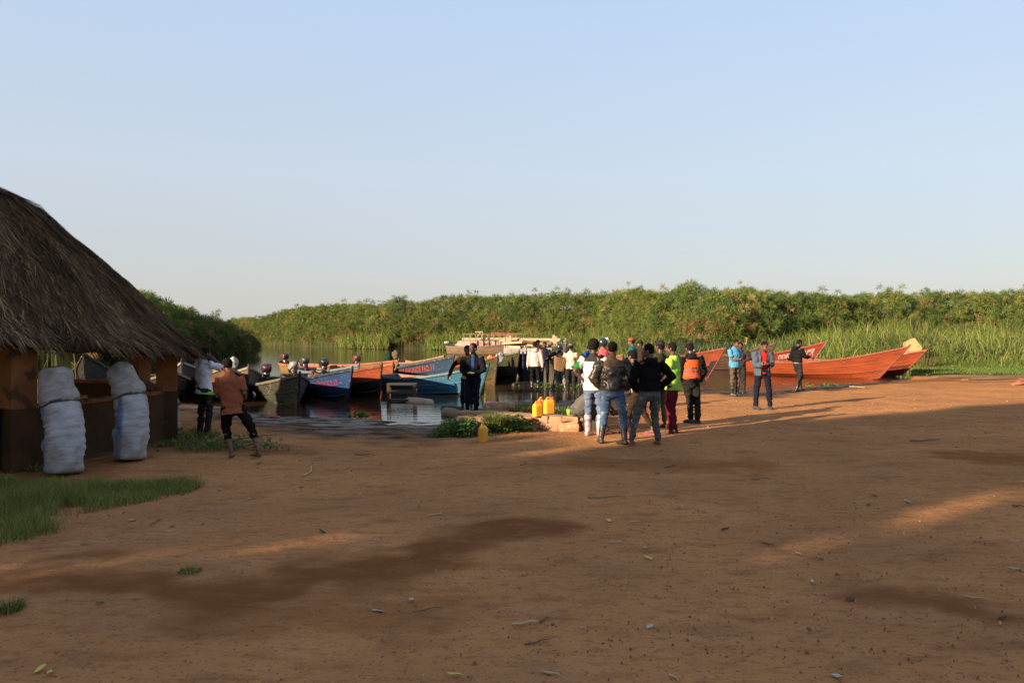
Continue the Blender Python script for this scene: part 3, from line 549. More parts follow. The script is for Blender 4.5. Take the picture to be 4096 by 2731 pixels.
# ---- things in hands
for (q, lab) in ((b24, 'dark phone held by the person in the sky blue polo'), (b26, 'dark phone held over the red shirt'), ):
    r_, J_, W2_, yw_ = q; a, b_ = J_['al'][2], J_['ar'][2]; phone(lab, W2_, (a+b_)/2+Vector((0, .07, .05)), yw_, BLACK)
r_, J_, W2_, yw_ = b27; phone('pale phone held out by the person in profile', W2_, J_['ar'][2]+Vector((0, .10, .04)), yw_, WHITEP)
r_, J_, W2_, yw_ = m3
mb = MB(); mb.sweep([(-.07, 0, 0), (-.02, .01, .012), (.03, 0, .004), (.07, .01, .0)], [.012, .02, .018, .009], (0, 0, 1), 8)
o = mb.build('snack', [mat('yellow_snack', (.75, .55, .12), .6)], None, True); o.location = W2_((J_['al'][2]+J_['ar'][2])/2+Vector((0, .09, .02))); tag(o, 'small yellow snack held at the belt of the black jacket', 'food')
r_, J_, W2_, yw_ = orange_man
mb = MB(); mb.sweep([(-.17, 0, 0), (0, 0, -.008), (.17, 0, 0)], [(.02, .008), (.09, .012), (.02, .008)], (0, 1, 0), 12); mb.ell((-.03, 0, .015), (.07, .04, .012), None, 1); mb.ell((.06, 0, .015), (.05, .04, .012), None, 1)
o = mb.build('plate', [mat('green_plate', (.10, .55, .03), .4), mat('food', (.6, .36, .14), .8)], None, True); o.location = W2_(J_['al'][2]+Vector((-.06, .14, .02))); tag(o, 'green plate of food passed between the two people by the hut', 'plate')
# stick held behind the sky blue polo
mb = MB(); a = Vector(G(2967, 1583)); a = Vector((PX(2970, 23.8), 23.8, PZ(1460, 23.8))); b_ = Vector((PX(2985, 23.8), 23.8, PZ(1350, 23.8)))
mb.sweep([a, a.lerp(b_, .6), b_+Vector((.03, 0, 0))], [.012, .009, .005], (1, 0, 0), 6)
for k in range(14): c_ = a.lerp(b_, random.uniform(.2, 1)); mb.sweep([c_, c_+Vector((random.uniform(-.1, .1), random.uniform(-.05, .05), random.uniform(.05, .22)))], [(.006, .002), (.002, .001)], (1, 0, 0), 4)
tag(mb.build('reed_stalk', [mat('dry_stalk', (.42, .30, .12), .9)]), 'dry reed stalk held upright beside the sky blue polo', 'stalk')
# woven basket carried by the helmeted person
bx, by, _ = P(2232, 1568, WB); by -= .25
V_, F_ = [], []
nb, nr = 26, 9
for j in range(nr):
    t = j/(nr-1); z = t*.42; rad = .17+.10*t
    for i in range(nb): a = 2*math.pi*i/nb; V_.append((rad*math.cos(a), rad*math.sin(a)*.85, z))
for j in range(nr-1):
    for i in range(nb): k = (i+1) % nb; F_.append((j*nb+i, j*nb+k, (j+1)*nb+k, (j+1)*nb+i))
me = bpy.data.meshes.new('basket'); me.from_pydata(V_, [], F_); me.update()
o = link('woven_basket', me, None, mat('wicker', (.28, .16, .075), .85, (.14, .08, .04), 20, .3)); wf = o.modifiers.new('w', 'WIREFRAME'); wf.thickness = .022; wf.use_boundary = True
o.location = (bx+.03, by, .62); o.rotation_euler = (.15, .25, 0); tag(o, 'open woven wicker basket carried by the person in the helmet', 'basket')
# ------------------------------------------------------------------ boats
def boat(label, bow, stern, tip, beam=1.5, upper=(.1, .2, .5), lower=(.06, .05, .04), inner=(.2, .15, .1), gun=None, split=.45, depth=.52, lift=0.0, seats=3, motor=None, text=None, tcol=(.6, .05, .03), roll=0, rake=None,
         trim=0, group='wooden fishing boats at the landing', stem=None, wear=.6, narrow=1.0, sternw=.72, tside=-1, seatc=None, rub=True, ax=.0, power=2.1, tt=(.62, .55, .20), name='fishing_boat', kneel=-.22):
    """bow: world xy of the bow foot; stern: world xy; tip: (forward overhang, z of the stem tip above water)"""
    B_ = Vector((bow[0], bow[1], 0)); S_ = Vector((stern[0], stern[1], 0)); D = B_-S_; Lf = D.length; yaw = math.atan2(D.y, D.x)
    root = empty(name, (S_.x, S_.y, WZ+lift), yaw, label, 'boat', group); root.rotation_euler = (math.radians(roll), -math.radians(trim), yaw)
    rk, zt = tip; nt_ = 26; ns_ = 7; Hb = beam/2
    def prof(t):
        if t < .42: w_ = sternw+(1-sternw)*math.sin(math.pi/2*t/.42)
        else: w_ = 1-((t-.42)/.58)**2.0
        wg = Hb*max(w_, 0)
        e = max(0, (t-.25)/.75)
        zg = depth+(zt-depth)*e**power+.05*(1-min(t/.2, 1))**2
        wc = wg*(.60-.12*e)*narrow
        zk = kneel+(.16*max(0, (t-.8)/.2)**2)
        return wg, zg, wc, zk
    def pt(t, s_, side, off=0.0):
        """s_ 0 keel .. .3 chine .. 1 gunwale"""
        wg, zg, wc, zk = prof(t); zc = zk+.30*(zg-zk)
        if s_ < .3: k = s_/.3; y = wc*k; z = zk+(zc-zk)*k**1.6
        else: k = (s_-.3)/.7; y = wc+(wg-wc)*(k**.8); z = zc+(zg-zc)*k
        f = (z-kneel)/(zt-kneel); x = t*(Lf+rk*f)
        y = max(y-off, 0) if off else y
        return Vector((x, side*y, z))
    SS = [0, .15, .3, .45, .6, .75, .88, 1.0]
    up = paint('u%02d%02d%02d' % tuple(int(c*99) for c in upper), upper, thr=wear); lo = paint('l%02d%02d%02d' % tuple(int(c*99) for c in lower), lower, (.12, .09, .06), .6)
    inn = paint('i%02d%02d%02d' % tuple(int(c*99) for c in inner), inner, (.16, .11, .07), .55)
    gm_ = paint('g%02d%02d%02d' % tuple(int(c*99) for c in gun), gun, (.3, .22, .15), .56) if gun else WOOD
    V_, F_, M_ = [], [], []
    for side in (-1, 1):
        b0 = len(V_)
        for i in range(nt_+1):
            for s_ in SS:
                p = pt(i/nt_, s_, side); p.z += 0; p.y += side*.004*math.sin(i*.9+s_*9); V_.append(p)
        for i in range(nt_):
            for j in range(len(SS)-1):
                a = b0+i*len(SS)+j; q = (a, a+len(SS), a+len(SS)+1, a+1); F_.append(q if side < 0 else q[::-1])
                sm = (SS[j]+SS[j+1])/2; M_.append(1 if sm < split*(1-.18*math.sin(3*i/nt_)) else 0)
    n0 = len(SS); a = list(range(0, n0)); c_ = [(nt_+1)*n0+j for j in range(n0)]; F_.append(tuple(a[::-1]+c_[1:])); M_.append(0)
    mb = MB(); mb.add(V_, F_); mb.m = M_
    hull = mb.build('hull', [up, lo], root, False); 
    mb = MB()
    for s_ in (.31, .62):
        for side in (-1, 1):
            P_ = [pt(i/nt_, s_, side)+Vector((0, side*.006, 0)) for i in range(0, nt_)]
            mb.sweep(P_, [(.020, .012)]*len(P_), (0, 0, 1), 6)
    mb.build('strake_batten', [up], root)
    # interior skin
    V_, F_ = [], []
    for side in (-1, 1):
        b0 = len(V_)
        for i in range(nt_+1):
            t = .01+.965*i/nt_
            for s_ in (.0, .2, .42, .65, .85, .985): p = pt(t, s_, side, .035); p.z = max(p.z+.035, kneel+.10); V_.append(p)
        for i in range(nt_):
            for j in range(5):
                a = b0+i*6+j; q = (a, a+6, a+7, a+1); F_.append(q[::-1] if side < 0 else q)
    mb = MB(); mb.add(V_, F_)
    for i in range(1, 9):       # ribs
        t = .08+.095*i
        for side in (-1, 1):
            P_ = [pt(t, s_, side, .05)+Vector((0, 0, .04)) for s_ in (.3, .6, .96)]
            mb.bar(P_[0], P_[1], .04, .03); mb.bar(P_[1], P_[2], .04, .03)
    mb.build('inner_planking', [inn], root)
    # gunwale
    mb = MB()
    for side in (-1, 1):
        pr = None
        for i in range(nt_+1):
            t = i/nt_*.995; p = pt(t, 1, side); o_ = Vector((0, side*.028, 0)); i_ = Vector((0, -side*.052, 0))
            if p.y*side < .052: i_ = Vector((0, -p.y, 0))
            ring = [p+o_+Vector((0, 0, -.052 if rub else -.03)), p+i_+Vector((0, 0, -.03)), p+i_+Vector((0, 0, .018)), p+o_+Vector((0, 0, .018))]
            b = mb.add(ring, [])
            if pr is not None:
                for k in range(4): k2 = (k+1) % 4; mb.f.append((pr+k, pr+k2, b+k2, b+k)); mb.m.append(0)
            pr = b
    p0, p1 = pt(0, 1, -1), pt(0, 1, 1); mb.bar(p0+Vector((-.01, 0, 0)), p1+Vector((-.01, 0, 0)), .07, .05)
    mb.build('gunwale', [gm_], root)
    # stem post
    mb = MB(); k0 = pt(1, 0, 1); k1 = Vector((Lf+rk, 0, zt)); dd = (k1-k0).normalized()
    mb.sweep([k0+Vector((-.12, 0, -.01)), k0+Vector((.02, 0, 0)), k0.lerp(k1, .5)+Vector((.015, 0, 0)), k1+Vector((-.01, 0, 0)), k1+dd*.06+Vector((-.02, 0, .02))], [(.032, .035), (.034, .035), (.036, .035), (.038, .038), (.03, .025)], (0, 1, 0), 6)
    st_ = stem if stem else [v*.75 for v in upper]
    mb.build('stem_post', [paint('s%02d%02d%02d' % tuple(int(c*99) for c in st_), tuple(st_), (.2, .14, .09), .55)], root)
    for i in range(seats):
        t = .16+.56*i/max(seats-1, 1)*1.0; p = pt(t, .80, 1); mb = MB(); mb.box((p.x, 0, p.z+.02), (.24, 2*abs(p.y)-.02, .035), None, 0, .004)
        mb.build('thwart', [paint('t%02d%02d%02d' % tuple(int(c*99) for c in seatc), seatc, (.3, .2, .12), .55) if seatc else WOOD], root)
    if motor:
        kind, cc, tilt = motor; mo = MB(); z0 = pt(0, 1, 1).z
        Rm = Matrix.Rotation(math.radians(tilt), 3, 'Y'); o_ = Vector((-.12, 0, z0+.02))
        def q(x, y, z): return o_+Rm @ Vector((x, y, z))
        mo.sweep([q(0, 0, .12), q(-.02, 0, -.25), q(-.03, 0, -.62)], [(.05, .08), (.035, .07), (.03, .08)], (0, 1, 0), 8); mo.bar(q(.10, 0, .0), q(.10, 0, -.25), .16, .05); mo.box(q(.06, 0, .0), (.14, .16, .08), Rm)
        mo.sweep([q(.05, 0, -.64), q(-.14, 0, -.66)], [(.05, .05), (.03, .03)], (0, 1, 0), 8)
        M_o = mo.build('outboard_motor', [mat('motor_leg', tuple(.6*x for x in cc), .5)], root, True)
        k = MB()
        if kind == 'wrap':
            k.sweep([q(.02, 0, .12), q(0, 0, .26), q(-.02, 0, .42), q(-.02, 0, .50)], [(.13, .15), (.19, .22), (.17, .20), (.08, .10)], (0, 1, 0), 14)
            k.remesh('motor_cover', [cloth('wrap%02d%02d' % (int(cc[0]*99), int(cc[1]*99)), cc)], root, .018, 1, lambda c: .028*vn(c[:, 0]*9, c[:, 1]*9, c[:, 2]*9, 3))
        else:
            Rb = Rm @ Matrix.Rotation(math.radians(8), 3, 'Y')
            k.sweep([q(.27, 0, .22), q(.24, 0, .24), q(.02, 0, .30), q(-.20, 0, .29), q(-.27, 0, .26)], [(.13, .09), (.16, .13), (.175, .17), (.16, .15), (.11, .09)], (0, 1, 0), 16); k.box(q(0, 0, .28), (.44, .29, .25), Rb, 0); k.sweep([q(.02, 0, .0), q(.01, 0, .2)], [.11, .14], (0, 1, 0), 10)
            k.remesh('motor_cowl', [mat('cowl%02d%02d%02d' % tuple(int(x*99) for x in cc), cc, .35, tuple(.5*x for x in cc), 5, .2, spec=.5), BLACK], M_o, .018, 1, None, lambda c, z_=(o_+Vector((0, 0, .17))).z: (c[:, 2] < z_).astype(int))
            k = MB(); k.sweep([q(.12, 0, .12), q(.42, .05, .18), q(.56, .05, .20)], [.025, .02, .028], (0, 1, 0), 8); k.build('tiller', [BLACK], M_o, True)
    if text:
        t0, s0, hh = tt; cu = bpy.data.curves.new('l', 'FONT'); cu.body = text; cu.size = 1; cu.offset = .018; cu.resolution_u = 3; cu.space_character = 1.05
        to = bpy.data.objects.new('l', cu); COL.objects.link(to); ev = to.evaluated_get(bpy.context.evaluated_depsgraph_get()); tm = bpy.data.meshes.new_from_object(ev)
        bpy.data.objects.remove(to)
        Lt = Lf+rk*.7; v = []
        for q_ in tm.vertices:
            tcoord = t0+(q_.co.x*hh*1.28)/Lt*(1 if tside < 0 else -1); s_ = min(s0+q_.co.y*hh/.75*1.05+.0, .97)
            a = pt(tcoord, s_, tside); e1 = pt(tcoord+.01, s_, tside)-a; e2 = pt(tcoord, min(s_+.02, .99), tside)-pt(tcoord, s_-.02, tside)
            n_ = e1.cross(e2)*(1); n_ = n_.normalized(); n_ = n_ if n_.y*tside > 0 else -n_
            v.append(a+n_*.012)
        me = bpy.data.meshes.new('lettering'); me.from_pydata(v, [], [tuple(p.vertices) for p in tm.polygons]); me.update()
        link('lettering', me, hull, mat('lettering%02d%02d' % (int(tcol[0]*99), int(tcol[1]*99)), tcol, .7, tuple(x*.6 for x in tcol), 12, .3))
    return root

def PW(x, d): return (PX(x, d), d)
RED = (.34, .062, .018); RED2 = (.34, .050, .022); LBL = (.07, .26, .42); DBL = (.022, .060, .17); GRN = (.045, .050, .030)
W0 = 3137*2.0
# near row, left to right
boat('weathered grey green boat with an ochre lower bow and maroon outboard, nearest the mud', PW(1188, 20.8), PW(1068, 26.2), (.42, 1.02), 1.55, (.075, .078, .058), (.20, .125, .04), (.05, .045, .035), (.20, .18, .13), .42, .46, motor=('cowl', (.060, .018, .018), -18), trim=-1, stem=(.04, .035, .03), wear=.57, power=1.7, seats=3)
boat('cobalt blue boat lettered NAKAWUNDE NO.12 in red beside the grey green boat', PW(1385, 22.6), PW(1180, 28.4), (.62, .98), 1.4, (.020, .065, .20), (.045, .045, .04), (.30, .22, .14), (.035, .05, .065), .38, .44, motor=('cowl', (.30, .29, .26), -35), text='NAKAWUNDE NO.12', tcol=(.26, .03, .05), tt=(.60, .62, .165), stem=(.02, .035, .12), power=1.6)
boat('rust red boat with a black underside between the cobalt and light blue boats', PW(1512, 23.8), PW(1300, 30.2), (.40, 1.02), 1.45, RED, (.03, .028, .025), (.05, .045, .04), (.30, .08, .04), .60, .50, motor=('cowl', (.02, .02, .022), -20), stem=(.07, .03, .02), wear=.62, power=1.6)
boat('light blue boat lying side on with orange inner planks behind the wooden bench', PW(1905, 25.0), PW(1555, 27.0), (.50, .98), 1.35, LBL, (.035, .07, .08), (.60, .17, .06), (.20, .30, .34), .36, .50, seats=2, seatc=(.6, .18, .07), wear=.58, power=1.7, stem=(.03, .12, .16))
boat('dark blue boat lettered NAKAWUNDE NO.11 with a black and silver outboard', PW(1790, 30.2), PW(1560, 35.5), (.60, 1.10), 1.4, (.030, .075, .15), (.03, .04, .045), (.20, .24, .20), (.04, .07, .10), .40, .50, motor=('wrap', (.022, .05, .03), -20), text='NAKAWUNDE NO.11', tcol=(.33, .055, .035), tt=(.42, .66, .22), power=1.55, stem=(.03, .06, .12))
boat('long boat with a salmon red gunwale and ochre stern behind the front row', PW(1560, 33.0), PW(1150, 36.8), (.5, .85), 1.4, (.34, .21, .07), (.22, .14, .05), (.62, .20, .13), (.52, .16, .10), .40, .52, motor=('cowl', (.055, .022, .020), -40), seats=3, seatc=(.5, .25, .15))
boat('blue grey boat with a tan floor between the long salmon boat and the cobalt boat', PW(1420, 28.2), PW(1225, 33.0), (.4, .85), 1.35, (.16, .24, .30), (.10, .13, .15), (.32, .25, .18), (.22, .30, .34), .40, .46, motor=('cowl', (.05, .05, .05), -30))
boat('orange boat with a maroon tilted outboard behind the rust red bow', PW(1565, 29.5), PW(1432, 34.5), (.3, .85), 1.3, (.36, .085, .028), (.2, .1, .05), (.50, .36, .26), (.6, .18, .08), .40, .50, motor=('cowl', (.14, .035, .035), -35))
boat('boat with a faded pinkish gunwale and olive brown cloth over its motor', PW(1760, 36.2), PW(1590, 40.0), (.4, .95), 1.3, (.30, .20, .12), (.16, .11, .07), (.33, .28, .20), (.45, .26, .18), .40, .52, motor=('wrap', (.17, .13, .07), -20))
# centre
boat('olive green boat with a red gunwale and yellow lettering', PW(1975, 30.0), PW(1840, 36.5), (.66, 1.12), 1.35, (.085, .085, .030), (.17, .115, .04), (.35, .27, .19), (.46, .13, .07), .42, .52, text='ISTOR', tcol=(.62, .50, .04), tt=(.77, .60, .22), power=1.5, stem=(.12, .09, .05))
boat('dark green boat with salmon red inner planks and a light blue stern', PW(2058, 32.2), PW(1885, 40.5), (.75, 1.22), 1.7, (.060, .065, .022), (.05, .045, .025), (.60, .15, .11), (.14, .17, .12), .30, .62, motor=('cowl', (.25, .25, .25), -5), power=1.6, stem=(.11, .08, .045), seats=4, seatc=(.5, .13, .1))
boat('narrow dark boat with a bright blue bow panel behind the pale pink hoodie', PW(2095, 32.2), PW(2120, 39.0), (.65, 1.15), 1.4, (.02, .07, .24), (.025, .03, .03), (.1, .1, .1), (.03, .04, .05), .45, .6, power=1.6)
boat('black tarred boat hull in the shade behind the wading people', PW(2230, 31.0), PW(2330, 38.0), (.5, 1.15), 1.6, (.03, .028, .026), (.02, .02, .02), (.1, .08, .06), None, .45, .6)
boat('worn brown boat with a low bow behind the teal jacket', PW(2480, 36.0), PW(2350, 42.5), (.5, 1.0), 1.5, (.36, .17, .09), (.1, .06, .04), (.40, .2, .12), (.4, .22, .14), .45, .6)
# right group
boat('red orange boat with a black underside and leaning stem beside the reflective vest', PW(2822, 34.0), PW(2440, 40.5), (1.25, 1.36), 1.7, RED, (.025, .022, .020), (.45, .16, .1), (.35, .09, .05), .56, .60, stem=(.36, .09, .05), power=1.9, seats=4, wear=.66, kneel=-.12)
boat('long vermilion boat lying broadside with a blue tipped bow, nearest on the right', PW(3500, 33.6), PW(3000, 38.4), (1.45, 1.44), 1.6, (.39, .070, .016), (.37, .066, .016), (.34, .06, .04), (.33, .075, .03), .3, .62, stem=(.40, .09, .04), power=2.4, seats=4, seatc=(.08, .24, .5), wear=.70, kneel=-.10, narrow=1.25)
boat('vermilion boat with a darker wet underside whose bow shows past the broadside boat', PW(3592, 35.9), PW(3180, 41.0), (1.42, 1.25), 1.6, (.38, .070, .022), (.14, .025, .014), (.5, .1, .07), (.5, .12, .06), .55, .60, stem=(.45, .09, .04), power=2.3, wear=.66, kneel=-.10)
boat('red and black boat with white lettering ending in No 3, moored against the tall grass', PW(3222, 42.0), PW(2930, 47.5), (1.55, 1.55), 1.7, RED2, (.03, .026, .022), (.4, .1, .06), (.40, .08, .04), .52, .66, text='ODEJULA-N\u00ba3', tcol=(.46, .38, .34), tt=(.68, .60, .235), stem=(.35, .26, .2), power=2.2, kneel=-.10)
boat('dark brown wooden boat with a splayed bow tip behind the blue grey jacket', PW(3040, 39.8), PW(2780, 45.0), (1.2, 1.48), 1.5, (.12, .065, .045), (.06, .04, .03), (.2, .13, .09), (.14, .08, .055), .45, .6, motor=('cowl', (.04, .04, .045), -20), power=2.0)
# behind the hut and the two people there
boat('pale blue edged boat bow behind the hut', PW(735, 24.0), PW(820, 30.5), (.45, 1.12), 1.5, (.05, .055, .055), (.02, .02, .02), (.30, .50, .50), (.42, .46, .42), .3, .5, seats=3, seatc=(.4, .33, .22), group='boats moored behind the hut')
boat('tan sided boat between the two people by the hut', PW(905, 22.6), PW(860, 28.8), (.45, 1.05), 1.5, (.20, .105, .045), (.14, .075, .035), (.04, .12, .18), (.42, .36, .24), .3, .5, seats=3, seatc=(.5, .42, .28), group='boats moored behind the hut')
boat('dull ochre boat with a cloth wrapped motor seen past the rust orange shirt', PW(990, 24.2), PW(935, 29.5), (.4, .95), 1.4, (.22, .16, .10), (.12, .09, .06), (.30, .22, .12), (.36, .32, .24), .3, .5, motor=('wrap', (.55, .52, .50), -15), group='boats moored behind the hut')
boat('small dark boat with a tan bow shelf close behind the hut pillar', PW(690, 21.6), PW(640, 27.0), (.4, .95), 1.4, (.035, .03, .025), (.02, .02, .02), (.35, .24, .13), (.3, .22, .14), .3, .5, seatc=(.5, .33, .18), group='boats moored behind the hut')
boat('black narrow boat with a tall pointed bow seen through the hut', PW(345, 24.5), PW(440, 30.5), (.5, 1.35), 1.3, (.02, .018, .016), (.02, .02, .02), (.12, .1, .08), (.02, .02, .02), .3, .5, group='boats moored behind the hut')
# ---- passenger barge far behind
def at3(x, y, d): return Vector((PX(x, d), d, PZ(y, d)))
bd = 76.0
bg_ = empty('passenger_barge', (PX(1950, bd+1.2), bd+1.2, WZ), 0, 'white barge with pink railings and red lettering moored at the reed edge', 'barge')
o0 = Vector(bg_.location)
def loc(x, y, d): return at3(x, y, d)-o0
mb = MB(); a, b_ = loc(1812, 1382, bd), loc(2060, 1384, bd)
x0, x1 = a.x, b_.x; zt = loc(0, 1363, bd).z; zb = -.2
mb.add([(x0-.1, 0, .55), (x0+.5, 0, zt), (x1+2.5, 0, zt-.06), (x1+2.5, 0, zb), (x0+.3, 0, zb), (x0-.1, 2.6, .55), (x0+.5, 2.6, zt), (x1+2.5, 2.6, zt-.06), (x1+2.5, 2.6, zb), (x0+.3, 2.6, zb)],
       [(0, 1, 2, 3, 4), (5, 9, 8, 7, 6), (0, 5, 6, 1), (1, 6, 7, 2), (2, 7, 8, 3), (4, 3, 8, 9), (0, 4, 9, 5)])
hb = mb.build('hull', [paint('barge_white', (.72, .66, .56), (.35, .25, .18), .64)], bg_)
cu = bpy.data.curves.new('l', 'FONT'); cu.body = 'ENKUMBI   TELIMBA'; cu.size = .52; cu.offset = .012; cu.resolution_u = 2
to = bpy.data.objects.new('l', cu); COL.objects.link(to); tm = bpy.data.meshes.new_from_object(to.evaluated_get(bpy.context.evaluated_depsgraph_get())); bpy.data.objects.remove(to)
me = bpy.data.meshes.new('lettering'); ox = loc(1877, 0, bd).x; me.from_pydata([(v.co.x+ox, -.012, v.co.y+zt-.50) for v in tm.vertices], [], [tuple(p.vertices) for p in tm.polygons]); link('lettering', me, hb, mat('barge_letters', (.32, .06, .05), .8))
PINK = paint('rail_pink', (.62, .24, .19), (.4, .25, .18), .66)
def rail(x0p, x1p, ytop, ybot, d, n):
    mb = MB(); A = loc(x0p, ytop, d); Bq = loc(x1p, ytop+5, d); mb.bar(A, Bq, .09, .07)
    for i in range(n):
        t = (i+.15)/(n-.7) if n > 1 else 0; t = min(t, 1); p = A.lerp(Bq, t); mb.bar(p, (p.x+random.uniform(-.05, .05), p.y, loc(0, ybot, d).z), .085, .07)
    mb.build('railing', [PINK], bg_)
rail(1850, 2052, 1335, 1366, bd+.15, 9); rail(1962, 2165, 1332, 1358, bd+2.5, 7)
mb = MB(); mb.box((x0+3.6, 1.3, zt+.16), (5.6, 2.0, .26), None, 0, .02); mb.bar(loc(1905, 1350, bd+1), loc(1925, 1326, bd+1), .12, .08); mb.bar(loc(1930, 1326, bd+1), loc(1928, 1350, bd+1), .1, .08); mb.bar(loc(1900, 1328, bd+1), loc(1932, 1327, bd+1), .25, .1); mb.build('deck_bench', [WOODL], bg_)
boat('low brown wooden boat moored along the white barge', PW(2060, 70.5), PW(1795, 72.5), (1.0, 1.35), 1.9, (.34, .22, .14), (.26, .17, .11), (.2, .14, .1), (.36, .26, .18), .3, .72, motor=('cowl', (.10, .11, .12), -10), power=2.5, wear=.5)
# timber boat
td = 52.0
tb = empty('timber_boat', (PX(2120, td), td, WZ), 0, 'pale timber laden boat with square posts and a white side panel', 'boat'); o0 = Vector(tb.location)
mb = MB(); A = loc(2016, 1392, td); Bq = loc(2235, 1418, td); zt = A.z; mb.box(((A.x+Bq.x)/2+.1, .9, (zt-.3)/2-.05), (Bq.x-A.x, 2.4, zt+.2), None, 0, .03); mb.build('hull', [DARKW], tb)
mb = MB()
for i in range(6):
    xa = loc(2015+i*15, 0, td).x; mb.box((xa+.12, -.34, loc(0, 1402, td).z), (.235, .03, .40), None, 0, .008)
mb.build('side_panel', [paint('panel_white', (.66, .62, .55), (.4, .3, .2), .6)], tb)
mb = MB(); mb.box((loc(2140, 0, td).x, -.30, loc(0, 1397, td).z), (2.2, .05, .18), None, 0, .01); mb.build('rail_board', [paint('panel_white', (.66, .62, .55), (.4, .3, .2), .6)], tb)
for xx, y0, y1 in ((2020, 1390, 1348), (2026, 1390, 1347), (2039, 1380, 1342), (2214, 1375, 1340), (2222, 1375, 1345)):
    mb = MB(); p = loc(xx, y0, td); q = loc(xx, y1, td); mb.bar(p, q, .16, .14, 0, (1, 0, 0)); mb.build('post', [WOODL], tb)
for i in range(22):
    mb = MB(); xx = random.uniform(2035, 2200); yy = random.uniform(1367, 1388); p = loc(xx, yy, td); an = random.uniform(-.3, .3)
    mb.box((p.x, random.uniform(-.1, .9), p.z), (random.uniform(.5, 1.5), random.uniform(.2, .9), random.uniform(.10, .2)), Matrix.Rotation(an, 3, 'Y') @ Matrix.Rotation(random.uniform(-.5, .5), 3, 'Z'), 0, .01); mb.build('timber', [WOOD if i % 3 else WOODL], tb)
mb = MB(); mb.box((loc(2165, 0, td).x, .9, loc(0, 1357, td).z), (3.4, .8, .14), None, 0, .02); mb.box((loc(2130, 0, td).x, .9, loc(0, 1364, td).z), (4.4, .9, .10), None, 0, .02); mb.build('deck', [WOODL], tb)

# ------------------------------------------------------------------ thatched hut
HC = Vector((-10.2, 13.0, 0)); hut = empty('thatched_hut', HC, 0, 'round open sided hut with a dark shaggy thatched cone roof and ochre plastered pillars', 'hut')
prof_r = [0, .6, 1.43, 2.15, 2.2, 2.98, 3.73, 4.5, 4.88]; prof_z = [4.95, 4.72, 4.36, 4.02, 3.93, 3.26, 2.57, 1.72, 1.47]
def eave_dz(a):     # a: angle; near side slightly higher
    return .15*(0.5-.5*math.cos(a-math.radians(20)))
NA = 120; NR = 40; V_ = []; 
rr = np.linspace(0, 4.88, NR); zz = np.interp(rr, prof_r, prof_z)
an = np.linspace(0, 2*np.pi, NA, endpoint=False)
A_, R_ = np.meshgrid(an, rr); Zr = np.interp(R_, prof_r, prof_z)+.06*(R_/4.88)**4+1.15*(.5-.5*np.cos(A_-.37))*(R_/4.88)**2
nz = .045*vn(A_*9, R_*2.2, 0, 61)+.03*vn(A_*25, R_*4, 0, 62); Zr = Zr+nz
Vt = np.stack([R_*np.cos(A_), R_*np.sin(A_), Zr], -1).reshape(-1, 3)
Vb = np.stack([R_*.985*np.cos(A_), R_*.985*np.sin(A_), Zr-.11+.05*vn(A_*30, 1, 0, 63)], -1).reshape(-1, 3)
Fc = []
for j in range(NR-1):
    for i in range(NA): k = (i+1) % NA; Fc.append((j*NA+i, (j+1)*NA+i, (j+1)*NA+k, j*NA+k))
Ft = np.array(Fc); Fb = Ft[:, ::-1]+NR*NA; Fe = np.array([((NR-1)*NA+i, NR*NA+(NR-1)*NA+i, NR*NA+(NR-1)*NA+(i+1) % NA, (NR-1)*NA+(i+1) % NA) for i in range(NA)])
Vh = np.concatenate([Vt, Vb]); Fh = np.concatenate([Ft, Fb, Fe])
colb = np.full((len(Vh), 3), (.06, .042, .030))
# straw strands lying down the slope
NSTR = 60000
a = rng.uniform(0, 2*np.pi, NSTR); r0 = 4.86*np.sqrt(rng.uniform(0.0, 1, NSTR)); ln = rng.uniform(.25, .65, NSTR); ln = np.minimum(ln, (5.0+.16*rng.uniform(-1, 1, NSTR)+.10*vn(a*22, 1, 0, 75)-r0)/.72)
clump = vn(a*14, r0*1.5, 0, 71)
a1 = a+rng.normal(0, .025, NSTR)+.03*clump; 
def zroof(r, a): return np.interp(np.minimum(r, 4.88), prof_r, prof_z)+.06*(np.minimum(r, 4.88)/4.88)**4+1.15*(.5-.5*np.cos(a-.37))*(np.minimum(r, 4.88)/4.88)**2-np.maximum(r-4.88, 0)*.85+.045*vn(a*9, r*2.2, 0, 61)+.03*vn(a*25, r*4, 0, 62)
Pp = []
for k, f in enumerate((0, .5, 1)):
    rk_ = r0+ln*.72*f; ak = a+(a1-a)*f; zk_ = zroof(rk_, ak)+(.02+.05*f*(1-f)*2+.035*f*rng.uniform(-.3, 1.0, NSTR)*(rng.uniform(0, 1, NSTR) < .35)+.018*clump)
    Pp.append(np.stack([rk_*np.cos(ak), rk_*np.sin(ak), zk_], 1))
wd = rng.uniform(.004, .012, NSTR); tang = np.stack([-np.sin(a), np.cos(a), np.zeros(NSTR)], 1)*wd[:, None]
SV = np.stack([Pp[0]-tang, Pp[0]+tang, Pp[1]+tang, Pp[1]-tang, Pp[2]+tang*.4, Pp[2]-tang*.4], 1).reshape(-1, 3); idx = np.arange(NSTR)*6
SF = np.concatenate([np.stack([idx, idx+1, idx+2, idx+3], 1), np.stack([idx+3, idx+2, idx+4, idx+5], 1)])
base = np.array([(.080, .050, .030), (.115, .074, .044), (.050, .032, .021), (.20, .125, .062), (.090, .050, .028)])
pick = rng.choice(5, NSTR, p=[.32, .24, .27, .07, .10]); sc_ = base[pick]*(1+.5*clump+.45*vn(a*5, r0*.9, 0, 77))[:, None]*rng.uniform(.7, 1.25, NSTR)[:, None]
Vall = np.concatenate([Vh, SV]); Fall = np.concatenate([Fh, SF+len(Vh)]); Call = np.concatenate([colb, np.repeat(sc_, 6, 0)])
